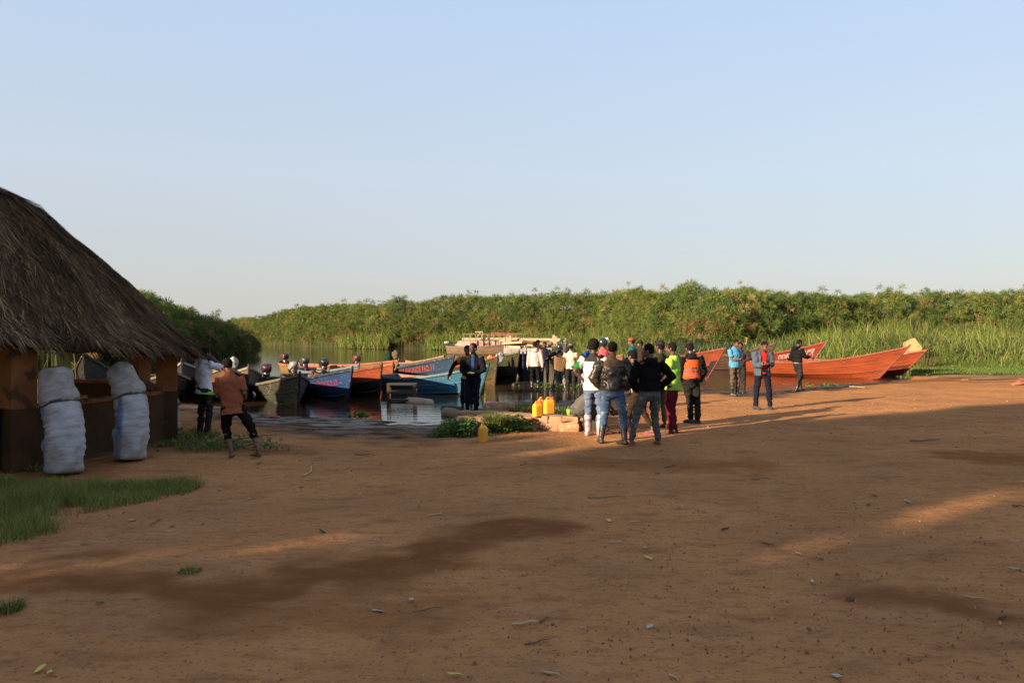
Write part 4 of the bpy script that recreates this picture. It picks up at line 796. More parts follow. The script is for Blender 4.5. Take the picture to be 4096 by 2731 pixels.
npmesh('roof', Vall, Fall, 4, mat('thatch', (.1, .07, .05), .95, attr='col', spec=.0), hut, cols=Call).scale = (.972, .972, 1)
# rafters
mb = MB()
for i in range(16):
    a_ = i*math.tau/16+.1; d_ = Vector((math.cos(a_), math.sin(a_), 0)); mb.sweep([d_*.3+Vector((0, 0, 4.5)), d_*2.2+Vector((0, 0, 3.68)), d_*4.75+Vector((0, 0, 1.36+1.15*(.5-.5*math.cos(a_-.37))))], [.04, .04, .035], (0, 0, 1), 6)
mb.build('rafters', [DARKW], hut, True)
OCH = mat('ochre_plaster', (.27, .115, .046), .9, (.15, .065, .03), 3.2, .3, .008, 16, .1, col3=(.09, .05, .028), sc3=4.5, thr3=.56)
OCHD = mat('shaded_stained_plaster', (.085, .040, .020), .92, (.022, .018, .011), 2.2, .4, .005, 30, .12, col3=(.045, .055, .018), sc3=3.5, thr3=.6)  # dirt and moss stains, with the shade low on the walls painted in
ang0 = math.radians(-34); PR = 4.2
pp = [Vector((PR*math.cos(ang0+i*math.pi/4), PR*math.sin(ang0+i*math.pi/4), 0)) for i in range(8)]
for i, p in enumerate(pp):
    a_ = ang0+i*math.pi/4; R_m = Matrix.Rotation(a_+(.25 if i else .10), 3, 'Z'); zt = float(zroof(np.array([4.2]), np.array([a_]))[0])-.45
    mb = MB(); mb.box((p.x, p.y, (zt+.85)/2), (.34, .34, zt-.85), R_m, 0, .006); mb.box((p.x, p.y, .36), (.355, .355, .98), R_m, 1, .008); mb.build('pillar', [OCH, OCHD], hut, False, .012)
for i in range(8):
    p, q = pp[i], pp[(i+1) % 8]
    if i == 4: continue
    d_ = (q-p).normalized(); a_, b_ = p+d_*.2, q-d_*.2
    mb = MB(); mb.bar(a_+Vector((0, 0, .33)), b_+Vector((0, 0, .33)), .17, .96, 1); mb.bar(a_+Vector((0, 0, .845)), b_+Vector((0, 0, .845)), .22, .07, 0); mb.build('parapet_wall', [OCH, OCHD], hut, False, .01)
mb = MB(); mb.sweep([(0, 0, -.05), (0, 0, .03)], [4.2, 4.2], (1, 0, 0), 24, 0, False); mb.build('floor', [mat('earth_floor', (.10, .055, .035), .95, bump=.005)], hut)

# ------------------------------------------------------------------ sacks
def sack(label, base, path, wd, stripe, zseam):
    """path: list of (px, py, depth) up the sack"""
    o = Vector(base); root = empty('woven_sack', o, 0, label, 'sack', 'tall woven sacks leaning on the hut')
    P_ = [at3(*p)-o for p in path]; N_ = 70; pts = []
    for i in range(N_):
        f = i/(N_-1)*(len(P_)-1); k = min(int(f), len(P_)-2); t = f-k
        p0, p1, p2, p3 = P_[max(k-1, 0)], P_[k], P_[k+1], P_[min(k+2, len(P_)-1)]
        pts.append(.5*((2*p1)+(p2-p0)*t+(2*p0-5*p1+4*p2-p3)*t*t+(3*p1-p0-3*p2+p3)*t**3))
    nr_ = 44; V_ = []; C_ = []; side = Vector((.97, .25, 0))
    for i, p in enumerate(pts):
        T_ = (pts[min(i+1, N_-1)]-pts[max(i-1, 0)]).normalized(); x = (side-T_*side.dot(T_)).normalized(); y = T_.cross(x); f = i/(N_-1)
        e = min(1, (f/.05))**.5*.25+.75 if f < .05 else 1
        e *= 1 if f < .88 else 1-.70*((f-.88)/.12)**2
        e *= 1-.04*math.exp(-((f-zseam)/.015)**2); e *= 1-.20*max(0, (f-zseam)/.4); e *= 1+.05*math.sin(f*7+1)
        for j in range(nr_):
            a_ = math.tau*j/nr_; cx, sx = math.cos(a_), math.sin(a_); q_ = (abs(cx)**2.4+abs(sx)**2.4)**(-1/2.4)
            wr = .008*float(vn(i*.9, j*.22, 0, 81))*(1 if f < zseam else .6)+.030*float(vn(i*.13, j*.22, 3, 82))+.008*float(vn(i*.5, j*.5, 3, 87))+.005*float(vn(i*1.7, j*.16, 0, 86))*(f < zseam)
            r_ = (wd*e+wr); V_.append(p+x*(r_*q_*cx*.98)+y*(r_*q_*sx*.86))
            st_ = (f < zseam) and stripe[0] < (a_ % math.tau) < stripe[1]
            n_ = float(vn(i*1.1, j*.35, 0, 84)); w_ = (.42, .42, .44) if f < zseam else (.37, .345, .33)
            if st_: w_ = (.13, .22, .40)
            if abs(f-zseam) < .012: w_ = (.05, .04, .04) if n_ > -.2 else w_
            dd_ = min(.55, max(0, float(fbm(i*.10, j*.22, 7, 88, 4))+.25)*.5+.35*max(0, .12-f)/.12); w_ = tuple(w_[q]*(1-dd_)+(.19, .13, .09)[q]*dd_ for q in range(3))
            if f > .985: w_ = (.10, .075, .06)
            k_ = .84+.16*n_; C_.append((w_[0]*k_, w_[1]*k_, w_[2]*k_))
    F_ = []
    for i in range(N_-1):
        for j in range(nr_): k = (j+1) % nr_; F_.append((i*nr_+j, i*nr_+k, (i+1)*nr_+k, (i+1)*nr_+j))
    V_ = [tuple(v) for v in V_]+[tuple(pts[0]), tuple(pts[-1])]; C_ += [(.5, .5, .5), (.1, .08, .07)]
    a0, a1 = len(V_)-2, len(V_)-1
    for j in range(nr_): k = (j+1) % nr_; F_.append((a0, k, j, j)); F_.append((a1, (N_-1)*nr_+j, (N_-1)*nr_+k, (N_-1)*nr_+k))
    me = bpy.data.meshes.new('bag'); me.from_pydata(V_, [], [f if f[2] != f[3] else f[:3] for f in F_]); me.update()
    ca = me.color_attributes.new('col', 'FLOAT_COLOR', 'POINT')
    for i, c_ in enumerate(C_): ca.data[i].color = (*c_, 1)
    me.shade_smooth(); link('bag', me, root, mat('woven_plastic', (.5, .5, .5), .6, attr='col', bump=.010, bsc=26, spec=.25, str3=(.5, .5, 2.6)))
    s_ = MB(); i = int(zseam*(N_-1)); ring = [Vector(V_[i*nr_+j]) for j in range(nr_)]; c0 = pts[i]
    ring = [c0+(q_-c0)*1.03+Vector((0, 0, .004*math.sin(j*2.1))) for j, q_ in enumerate(ring)]
    for j in range(0, nr_): s_.sweep([ring[j], ring[(j+1) % nr_]], [.006, .006], (0, 0, 1), 5)
    s_.build('stitching', [mat('sack_cord', (.03, .025, .022), .9)], root, True)
    return root
g1 = G(262, 1893); sack('white woven sack with a straight upright top, leaning on the near hut pillar', (g1[0], g1[1], 0), [(250, 1893, 10.35), (254, 1790, 10.4), (254, 1700, 10.45), (240, 1614, 10.5), (222, 1530, 10.55), (214, 1464, 10.55)], .235, (3.3, 3.75), .60)
g2 = G(515, 1840); sack('white woven sack with a blue stripe, its top bent over the low wall', (g2[0], g2[1], 0), [(514, 1838, 11.45), (522, 1745, 11.5), (525, 1660, 11.55), (519, 1585, 11.6), (493, 1515, 11.65), (455, 1468, 11.7)], .225, (3.9, 4.35), .60)
sack('white woven sack mostly hidden behind the right hut pillar', (PX(668, 14.3), 14.3, 0), [(668, 1742, 14.3), (670, 1680, 14.3), (668, 1610, 14.3), (662, 1570, 14.3)], .20, (3.4, 3.9), .62)
# ------------------------------------------------------------------ stone wall, jerrycans and small things
def fp(x, y): return Vector(P(x, y))
def stone_mesh(mb, c, d, rot=0, j=.22, m=0, n=2):
    """irregular block: subdivided box pushed about"""
    g = 4; idx = {}; c = Vector(c); Rz = Matrix.Rotation(rot, 3, 'Z'); sd = random.randint(0, 9999); vs_, fs = [], []
    def vid(p):
        k = tuple(round(v, 4) for v in p)
        if k not in idx:
            idx[k] = len(vs_); q = Vector(p); ln = max(abs(q.x), abs(q.y), abs(q.z)); r = q.normalized()*.62; q = q.lerp(r, .35)
            o = float(vn(q.x*3, q.y*3, q.z*3, sd))*j*.5; q = q*(1+o); q = Vector((q.x*d[0], q.y*d[1], q.z*d[2])); vs_.append(c+Rz @ q)
        return idx[k]
    for ax in range(3):
        for s_ in (-.5, .5):
            for i in range(g):
                for k in range(g):
                    q = []
                    for a, b in ((i, k), (i+1, k), (i+1, k+1), (i, k+1)):
                        p = [0, 0, 0]; p[ax] = s_; p[(ax+1) % 3] = a/g-.5; p[(ax+2) % 3] = b/g-.5; q.append(vid(p))
                    fs.append(q if s_ > 0 else q[::-1])
    mb.add(vs_, fs, m)
STONE = mat('brown_stone', (.36, .21, .12), .9, (.24, .13, .075), 4, .3, .012, 14, .2, col3=(.46, .30, .19), sc3=7, thr3=.58)
SOIL = mat('soil', (.16, .085, .05), .95, (.10, .055, .03), 5, .3, .01, 12)
wl = empty('stone_wall', fp(2100, 1718), 0, 'low curved rubble stone wall of a small raised bed, set with brown mortared rocks', 'wall'); ow = Vector(wl.location)
line = [fp(1845, 1700), fp(1960, 1703), fp(2080, 1712), fp(2190, 1722), fp(2300, 1726)]
mb = MB()
for i in range(len(line)-1):
    a, b_ = line[i]-ow, line[i+1]-ow; L_ = (b_-a).length; n_ = 2 if L_ < .5 else 3; rot = math.atan2((b_-a).y, (b_-a).x)
    for row in range(2):
        t = -.05
        while t < 1:
            w_ = random.uniform(.22, .42)/L_; c_ = a.lerp(b_, min(t+w_/2, 1.02))+Vector((0, .16+random.uniform(-.02, .02), .07+row*.13))
            stone_mesh(mb, c_, (w_*L_*1.04, .36, .17), rot); t += w_
rl = [fp(2300, 1726), fp(2335, 1690), fp(2330, 1655)]
for i in range(2):
    a, b_ = rl[i]-ow, rl[i+1]-ow; rot = math.atan2((b_-a).y, (b_-a).x)
    for row in range(2):
        for t in (.2, .6, .95): stone_mesh(mb, a.lerp(b_, t)+Vector((-.05, 0, .07+row*.13)), (.38, .28, .17), rot)
for (x, y, w_, h_) in ((1990, 1668, .5, .06), (2100, 1662, .55, .07), (2285, 1668, .5, .07), (1905, 1668, .75, .12)):
    p = Vector(G(x, y, .25))-ow; stone_mesh(mb, (p.x, p.y+.02, .235), (w_, .36, h_), .1)
mb.build('stones', [STONE], wl)
mb = MB(); bk = [Vector(G(x, y, .14)) for x, y in ((2330, 1640), (2240, 1622), (2080, 1620), (1940, 1640), (1880, 1670))]
V_ = [(*(p-ow)[:2], -.1) for p in line+bk]+[(p.x-ow.x, p.y-ow.y+(.15 if i < len(line) else 0), .20 if i < len(line) else .10) for i, p in enumerate(line+bk)]; n_ = len(line+bk)
mb.add(V_, [tuple(range(n_, 2*n_))]+[(i, (i+1) % n_, n_+(i+1) % n_, n_+i) for i in range(n_)])
mb.build('earth_fill', [SOIL], wl)
for (x, y, w_, h_, lab) in ((1995, 1655, .62, .34, 'large sandy rock on the raised bed by the pink basin'), (1950, 1668, .26, .17, 'small pointed rock at the left end of the raised bed'), (2040, 1640, .34, .2, 'middle sized rock behind the large sandy rock'), (1812, 1690, .17, .10, 'pale rounded stone in the mud left of the leafy weeds')):
    p = G(x, y, .12); mb = MB(); stone_mesh(mb, (0, 0, h_*.3), (w_, w_*.7, h_), .3, .35); o = mb.build('rock', [STONE], None, True); o.location = (p[0], p[1], .10 if x > 1820 else -.02); tag(o, lab, 'rock', 'loose rocks')
# wooden block the seated person uses
p = fp(2343, 1722); mb = MB()
for i in range(6): mb.box((-.22+.09*i, .15*(i % 2)*.1, .20), (.085, .36, .44+random.uniform(-.02, .02)), Matrix.Rotation(random.uniform(-.05, .05), 3, 'Z'), 0, .006)
o = mb.build('wooden_block', [DARKW], None, False, .005); o.location = p+Vector((.02, .08, 0)); tag(o, 'dark upright plank block at the end of the stone wall, under the seated person', 'block')
def jerry(label, pos, rz, sc, col, cap=(.4, .04, .02)):
    root = empty('jerrycan', pos, rz, label, 'jerrycan', 'yellow plastic jerrycans'); w_, d_, h_ = .28*sc, .17*sc, .34*sc
    V_ = []; lv = [(0, 1, 1), (.02, 1.0, 1.0), (.30, .97, .97), (.62, 1, 1), (.80, .98, .96), (.93, .80, .62), (1.0, .66, .44)]
    mb = MB(); n_ = 16
    for (z, a, b) in lv:
        for i in range(n_):
            t = math.tau*(i+.5)/n_; c_, s_ = math.cos(t), math.sin(t); k = (abs(c_)**7+abs(s_)**7)**(-1/7); V_.append((w_/2*a*k*c_*.97, d_/2*b*k*s_*.97, z*h_))
    F_ = [(j*n_+i, j*n_+(i+1) % n_, (j+1)*n_+(i+1) % n_, (j+1)*n_+i) for j in range(len(lv)-1) for i in range(n_)]+[tuple(range(n_-1, -1, -1)), tuple((len(lv)-1)*n_+i for i in range(n_))]
    mb.add(V_, F_); mb.build('tank', [mat('yellow_plastic%02d' % int(col[1]*99), col, .5, tuple(x*.72 for x in col), 5, .3, .003, 12, .4)], root, False, .008)
    mb = MB(); mb.sweep([(-w_*.28, 0, h_*.97), (-w_*.22, 0, h_*1.10), (w_*.12, 0, h_*1.10), (w_*.16, 0, h_*.97)], [.016*sc]*4, (0, 1, 0), 8); mb.build('handle', [MATS['yellow_plastic%02d' % int(col[1]*99)]], root, True)
    mb = MB(); mb.sweep([(w_*.30, 0, h_*.97), (w_*.30, 0, h_*1.10)], [.028*sc]*2, (1, 0, 0), 12); mb.build('cap', [mat('cap_red%02d' % int(cap[0]*99), cap, .5)], root, True)
    return root
p = Vector(G(2152, 1667, .25)); jerry('clean bright yellow jerrycan at the front of the stone wall top', (p.x, p.y+.06, .255), math.radians(30), .76, (.80, .36, .02))
p = Vector(G(2190, 1658, .20)); jerry('darker stained yellow jerrycan with a hose, behind the bright one', (p.x+.04, p.y+.02, .22), math.radians(20), .88, (.62, .30, .025), (.5, .04, .03))
p = Vector(G(2166, 1645, .18)); jerry('small yellow jerrycan half hidden at the back of the pair', (p.x+.0, p.y+.25, .19), math.radians(-60), .72, (.70, .33, .03))
p = fp(1932, 1766); j4 = jerry('yellow jerrycan standing alone on the ground edge on, with a black spout hose', (p.x, p.y, p.z), math.radians(74), .84, (.78, .33, .018), (.02, .02, .02))
mb = MB(); mb.sweep([(.05, 0, .29), (.0, .05, .33), (-.05, .12, .27), (-.07, .16, .16), (-.08, .19, .09)], [.015, .018, .022, .024, .018], (1, 0, 0), 8)
mb.build('spout_hose', [BLACK], j4, True)
mb = MB(); pts = [Vector((PX(x, 17.1), 17.1, PZ(y, 17.1))) for x, y in ((2160, 1600), (2168, 1590), (2183, 1588), (2186, 1600), (2170, 1612), (2176, 1632), (2195, 1635), (2212, 1622), (2213, 1605))]
mb.sweep(pts, [.009]*len(pts), (0, 1, 0), 6); tag(mb.build('hose', [BLACK], None, True), 'thin black looped fuel hose over the stained jerrycan', 'hose')
p = (PX(1985, 31.6), 31.6, .62); j_ = jerry('white jerrycan shape standing in for a tilted engine cowl in the olive green boat', p, 1.2, 1.25, (.60, .60, .56), (.02, .02, .02)); j_.rotation_euler = (.1, .5, .5)  # jerrycan shape used in place of a white engine cowl
p = (PX(1962, 31.8), 31.8, .58); jerry('yellow jerrycan lying low beside the white cowl stand-in in the olive green boat', p, .4, 1.0, (.75, .34, .02), (.02, .02, .02))
# mug
p = Vector(G(2276, 1658, .28)); mb = MB(); mb.sweep([(0, 0, 0), (0, 0, .06), (0, 0, .105)], [.036, .040, .044], (1, 0, 0), 16, 0, False); r_ = empty('mug', (p.x, p.y+.05, .275), 0, 'lime green plastic mug on the end of the stone wall', 'mug'); G_ = mat('lime_plastic', (.22, .62, .03), .4); mb.build('cup', [G_], r_, True)
mb = MB(); mb.sweep([(.042, 0, .085), (.072, 0, .08), (.072, 0, .04), (.04, 0, .025)], [.007]*4, (0, 1, 0), 6); mb.build('handle', [G_], r_, True)
# pink basin
p = Vector(G(1990, 1625, .22)); mb = MB()
n_ = 28; V_ = []; 
for r, z in ((.12, 0), (.15, .004), (.26, .055), (.285, .06), (.26, .062), (.15, .014), (.0, .012)):
    for i in range(n_): t = math.tau*i/n_; V_.append((r*math.cos(t), r*.8*math.sin(t), z))
mb.add(V_, [(j*n_+i, j*n_+(i+1) % n_, (j+1)*n_+(i+1) % n_, (j+1)*n_+i) for j in range(6) for i in range(n_)]+[tuple(range(n_-1, -1, -1))])
o = mb.build('basin', [mat('pink_plastic', (.80, .14, .32), .4)], None, True); o.location = (p.x+.02, p.y, .225); o.rotation_euler = (.06, .14, 0); tag(o, 'shallow hot pink basin lying on the bed by the large rock', 'basin')
mb = MB()
for r, z in ((.09, 0), (.095, .08)): pass
# bench frame in the water, logs, planks
d_ = 22.8; A = Vector((PX(1550, d_), d_, 0)); Bq = Vector((PX(1668, d_), d_+.1, 0)); be = empty('wooden_bench', ((A.x+Bq.x)/2, d_, WZ-.2), 0, 'brown wooden bench frame standing in the shallows before the light blue boat', 'bench'); ob = Vector(be.location)
zt = PZ(1535, d_)
for nm, a, b_, w_, h_ in (('seat', (A.x, d_, zt), (Bq.x, d_, zt), .34, .05), ('crossbar', (A.x, d_-.15, zt-.22), (Bq.x, d_-.15, zt-.22), .03, .10), ('foot_board', (A.x+.1, d_-.1, WZ+.06), (Bq.x+.35, d_-.1, WZ+.05), .25, .05)):
    mb = MB(); mb.bar(Vector(a)-ob, Vector(b_)-ob, w_, h_); mb.build(nm, [mat('wet_wood', (.075, .045, .028), .8, (.04, .026, .018), 3, .3, .004, 22, .2)], be)
for x in (A.x+.05, Bq.x-.05):
    for y in (-.13, .13): mb = MB(); mb.bar(Vector((x, d_+y, zt))-ob, Vector((x-.03, d_+y, WZ-.4))-ob, .06, .08, 0, (1, 0, 0)); mb.build('leg', [MATS['wet_wood']], be)
def log(label, a, b_, r, m=WOOD, nm='log'):
    mb = MB(); a, b_ = Vector(a), Vector(b_); c_ = (a+b_)/2; mb.sweep([a-c_, (a-c_)*.3+Vector((0, 0, .01)), (b_-c_)*.4, b_-c_], [r*1.05, r, r*.97, r*.9], (0, 0, 1), 12); o = mb.build(nm, [m], None, True); o.location = c_; return tag(o, label, 'log')
log('short thick log floating in the shallows beyond the bench', G(1635, 1606, WZ), G(1722, 1612, WZ), .13, WOODL)
log('long log half sunk in the mud behind the bare foot', G(1785, 1650, WZ+.05), G(1868, 1668, -.03), .13, WOOD)
log('dark driftwood log at the foot of the stone wall, left end', G(1775, 1636, WZ), G(1850, 1640, WZ), .10, DARKW)
log('grey beam lying beneath the dark boats in the centre', G(2055, 1540, WZ), G(2140, 1528, WZ), .08, DARKW)
for (a, b_, lab) in (((3740, 1512), (4180, 1506), 'long grey brown board lying at the edge of the grass on the right'), ((3860, 1522), (4060, 1516), 'short brown board in front of the long grey brown board'), ((2720, 1530), (2905, 1545), 'flat grey plank in the shallows under the leaning stem')):
    mb = MB(); p, q = Vector(P(*a)), Vector(P(*b_)); c_ = (p+q)/2; mb.bar(p-c_, q-c_, .30, .035); o = mb.build('board', [mat('grey_board', (.20, .14, .09), .9, (.12, .08, .05), 3, .3, .004, 22, .1, str3=(1, 5, 5))]); o.location = c_+Vector((0, 0, .04 if a[0] > 3000 else .06)); tag(o, lab, 'board')
mb = MB(); mb.sweep([(-.3, 0, 0), (0, .05, .05), (.3, 0, .02)], [(.12, .04), (.2, .07), (.1, .04)], (0, 1, 0), 10); o = mb.remesh('cloth', [cloth('salmon', (.62, .20, .12))], None, .02, 1, lambda c: .03*vn(c[:, 0]*8, c[:, 1]*8, c[:, 2]*8)); o.location = Vector(P(4085, 1540))+Vector((0, 0, .03)); tag(o, 'salmon cloth dropped at the right hand edge of the bank', 'cloth')
for k, (x, y) in enumerate(((1078, 1668), (1099, 1670))):
    p = fp(x, y); mb = MB(); mb.sweep([(-.13, 0, 0), (-.02, 0, .005), (.09, 0, .005), (.13, 0, 0)], [(.035, .012), (.035, .012), (.048, .012), (.03, .01)], (0, 1, 0), 10); mb.sweep([(.03, -.05, .01), (.04, 0, .05), (.03, .05, .01)], [.012]*3, (1, 0, 0), 6)
    o = mb.build('slipper', [mat('pink_foam', (.62, .06, .16), .7)], None, True); o.location = p+Vector((0, 0, .015)); o.rotation_euler = (0, 0, .2+k*.5); tag(o, ('left' if k == 0 else 'right')+' one of two pink slippers at the water edge', 'slipper', 'pair of pink slippers')
# painted concrete block and pole in the reeds
d_ = 42.3; cb = MB(); C = lambda x, y, dd=d_: Vector((PX(x, dd), dd, PZ(y, dd))); q = [C(3622, 1372), C(3660, 1352), C(3690, 1392), C(3672, 1415), C(3630, 1412)]
o0 = Vector((PX(3655, d_), d_, 0)); cb.add([v-o0 for v in q]+[v-o0+Vector((.25, .8, 0)) for v in q], [(0, 1, 2, 3, 4)[::-1], (5, 6, 7, 8, 9)]+[(i, (i+1) % 5, 5+(i+1) % 5, 5+i) for i in range(5)])
o = cb.build('concrete_block', [mat('yellow_white_paint', (.34, .29, .18), .8, (.42, .30, .08), 2.2, .3, .004, 20, col3=(.08, .06, .04), sc3=5, thr3=.58)]); o.location = o0; tag(o, 'tilted concrete block with peeling yellow and white paint in the tall grass', 'block')
mb = MB(); mb.sweep([C(3662, 1380, 43)-C(3662, 1380, 43), C(3664, 1330, 43)-C(3662, 1380, 43), C(3667, 1266, 43)-C(3662, 1380, 43)], [.03, .025, .02], (1, 0, 0), 8); mb.box(C(3661, 1276, 43)-C(3662, 1380, 43), (.12, .08, .05)); mb.bar((0, 0, -1.8), (0, 0, .1), .06, .06, 0, (1, 0, 0)); o = mb.build('rusty_pole', [mat('rust', (.055, .03, .022), .8)]); o.location = C(3662, 1380, 43); tag(o, 'thin rusty pole rising from the tall grass above the painted block', 'pole')

# ------------------------------------------------------------------ ground litter
TW = mat('twig', (.20, .125, .07), .9, (.12, .075, .045), 10, .3); TWL = mat('straw', (.52, .40, .22), .85, (.35, .25, .13), 10, .3); CLOD = mat('clod', (.25, .12, .06), .95, (.14, .07, .035), 12, .3, .004, 40)
sticks = [(2050, 2500, 2160, 2490, 1), (2160, 2492, 2200, 2475, 0), (2170, 2690, 2250, 2712, 1), (2680, 2705, 2712, 2731, 1), (1215, 1905, 1245, 1865, 1), (2320, 2512, 2350, 2518, 1), (3050, 2172, 3110, 2190, 0), (1650, 2450, 1770, 2432, 0), (3860, 2388, 3950, 2402, 1), (1715, 2063, 1780, 2060, 1), (4050, 2025, 4096, 2030, 0), (2350, 1992, 2500, 1988, 0), (2660, 1870, 2700, 1862, 0), (3000, 1920, 3080, 1915, 0), (1030, 1860, 1045, 1850, 0),
          (1420, 1818, 1500, 1822, 0), (2080, 1862, 2120, 1855, 0), (2520, 2090, 2560, 2092, 1), (4040, 2275, 4096, 2290, 1), (3640, 1765, 3760, 1760, 0), (2100, 2580, 2200, 2560, 0), (600, 2100, 640, 2080, 0), (940, 1760, 1110, 1740, 0), (660, 1645, 770, 1640, 0), (3380, 1545, 3460, 1552, 1), (690, 1915, 745, 1905, 1), (2440, 2170, 2500, 2176, 1)]
for k, (x0, y0, x1, y1, li) in enumerate(sticks):
    a, b_ = fp(x0, y0), fp(x1, y1); c_ = (a+b_)/2; L_ = (b_-a).length; r_ = random.uniform(.004, .009)*max(1, c_.y/9); s_ = (b_-a).cross(Vector((0, 0, 1))).normalized()*L_*random.uniform(-.08, .08)
    mb = MB(); mb.sweep([a-c_, (a-c_)*.3+s_, (b_-c_)*.4+s_*.6+Vector((0, 0, .01)), b_-c_], [r_, r_*1.1, r_*.9, r_*.5], (0, 0, 1), 6)
    if k % 3 == 0: mb.sweep([(b_-c_)*.3+s_, (b_-c_)*.6+s_*4+Vector((0, 0, .02))], [r_*.7, r_*.3], (0, 0, 1), 5)
    o = mb.build('twig', [TWL if li else TW], None, True); o.location = c_+Vector((0, 0, r_+.004)); tag(o, ('pale straw coloured' if li else 'dark brown')+' twig lying on the bare dirt', 'twig', ('pale' if li else 'dark')+' twigs scattered on the dirt')
GL = mat('fallen_leaf', (.10, .16, .04), .7); YL = mat('yellow_leaf', (.55, .48, .10), .7); WL = mat('white_litter', (.38, .35, .30), .6); BLL = mat('dark_leaf', (.05, .04, .025), .8)
lv = [(160, 2680, 1), (198, 2695, 1), (690, 2105, 0), (400, 2412, 0), (345, 2178, 0), (1350, 1882, 0), (2570, 2127, 0), (1290, 2130, 3), (2435, 2085, 1), (2585, 2195, 1), (2595, 2235, 1), (3400, 2402, 3), (1000, 1997, 2), (528, 2084, 2), (1645, 2402, 2), (1512, 2449, 2), (2598, 2512, 2), (3195, 2218, 2), (2630, 1897, 3), (3010, 1866, 3), (3900, 1755, 3), (3345, 2710, 2), (4010, 2478, 3), (3630, 2008, 2), (780, 1936, 2), (1820, 2703, 1), (3500, 1985, 3), (2900, 2120, 3), (3250, 2330, 2), (1090, 1690, 2)]
nmz = {0: ('green leaf lying on the dirt', GL, 'leaf', 'green fallen leaves'), 1: ('yellow leaf lying on the dirt', YL, 'leaf', 'yellow fallen leaves'), 2: ('white scrap of litter on the dirt', WL, 'litter', 'white scraps of litter'), 3: ('dark dry leaf on the dirt', BLL, 'leaf', 'dark fallen leaves')}
for (x, y, k) in lv:
    p = fp(x, y); s_ = random.uniform(.025, .045)*(1+p.y/25); mb = MB(); mb.add([(-s_, 0, .002), (-s_*.3, s_*.4, .012), (s_*.5, s_*.3, .008), (s_*1.1, 0, .016), (s_*.4, -s_*.35, .003), (-s_*.4, -s_*.3, .006), (-s_*.9, 0, -.003), (s_*1.0, 0, .010)], [(0, 5, 4, 3, 2, 1), (6, 1, 2, 7, 4, 5)])
    o = mb.build('leaf' if k != 2 else 'litter_scrap', [nmz[k][1]]); o.location = p+Vector((0, 0, .008)); o.rotation_euler = (random.uniform(-.2, .2), random.uniform(-.2, .2), random.uniform(0, 6)); tag(o, nmz[k][0], nmz[k][2], nmz[k][3])
# pebbles and clods nobody could count
mb = MB()
for k in range(2600):
    px_, py_ = random.uniform(-200, 4300), 1700+1031*random.random()**1.6
    if k % 4 == 0: py_ = random.uniform(1600, 1760)
    p = G(px_, py_); 
    if not (-9 < p[0] < 16): continue
    r_ = random.uniform(.002, .006)*(1+p[1]*.12)*(2.0 if random.random() < .04 else 1)
    z = gz(p[0], p[1]) if py_ < 2000 else 0
    c_ = Vector((p[0], p[1], z)); a_ = random.random()*6; V_ = []
    for q in range(5): V_.append(c_+Vector((math.cos(a_+q*1.257)*r_*random.uniform(.7, 1.3), math.sin(a_+q*1.257)*r_*random.uniform(.7, 1.2), -.006)))
    for q in range(4): V_.append(c_+Vector((math.cos(a_+q*1.57)*r_*random.uniform(.4, .8), math.sin(a_+q*1.57)*r_*random.uniform(.4, .8), r_*random.uniform(.5, 1.0))))
    mb.add(V_, [(0, 1, 6, 5), (1, 2, 6), (2, 3, 7, 6), (3, 4, 8, 7), (4, 0, 5, 8), (5, 6, 7, 8)], 0 if random.random() < .8 else (1 if random.random() < .7 else 2))
tag(mb.build('pebbles', [CLOD, mat('pale_pebble', (.42, .28, .19), .9), TWL]), 'small pebbles, clods and straw bits scattered over the dirt', 'pebbles', kind='stuff')

# ------------------------------------------------------------------ vegetation
def blades(name, P0, h, wd, lean, cols, m, seg=2, parent=None, az=None):
    """P0 (N,3) bases"""
    n = len(P0); az = rng.uniform(0, 2*np.pi, n) if az is None else az; fa = rng.uniform(0, np.pi, n)
    dirv = np.stack([np.cos(az), np.sin(az), np.zeros(n)], 1); wv = np.stack([np.cos(fa), np.sin(fa), np.zeros(n)], 1)
    V_ = []; 
    for k in range(seg+1):
        f = k/seg; c_ = P0+dirv*(lean*h*f**2)[:, None]+np.array([0, 0, 1])*(h*(f-.35*lean*f**2))[:, None]; w_ = wv*(wd*(1-.92*f**1.5))[:, None]
        V_ += [c_-w_, c_+w_]
    V_ = np.stack(V_, 1).reshape(-1, 3); b = np.arange(n)*(2*seg+2)
    F_ = np.concatenate([np.stack([b+2*k, b+2*k+1, b+2*k+3, b+2*k+2], 1) for k in range(seg)])
    return V_, F_, np.repeat(cols, 2*seg+2, 0)
def pal(n, cols, p, var=.25):
    c_ = np.array(cols)[rng.choice(len(cols), n, p=p)]; return c_*rng.uniform(1-var, 1+var, n)[:, None]
GRASSM = mat('grass_blades', (.1, .1, .03), .6, attr='col', spec=.25, trans=.35); REEDM = mat('papyrus', (.1, .1, .03), .8, attr='col', spec=.08, trans=.25)
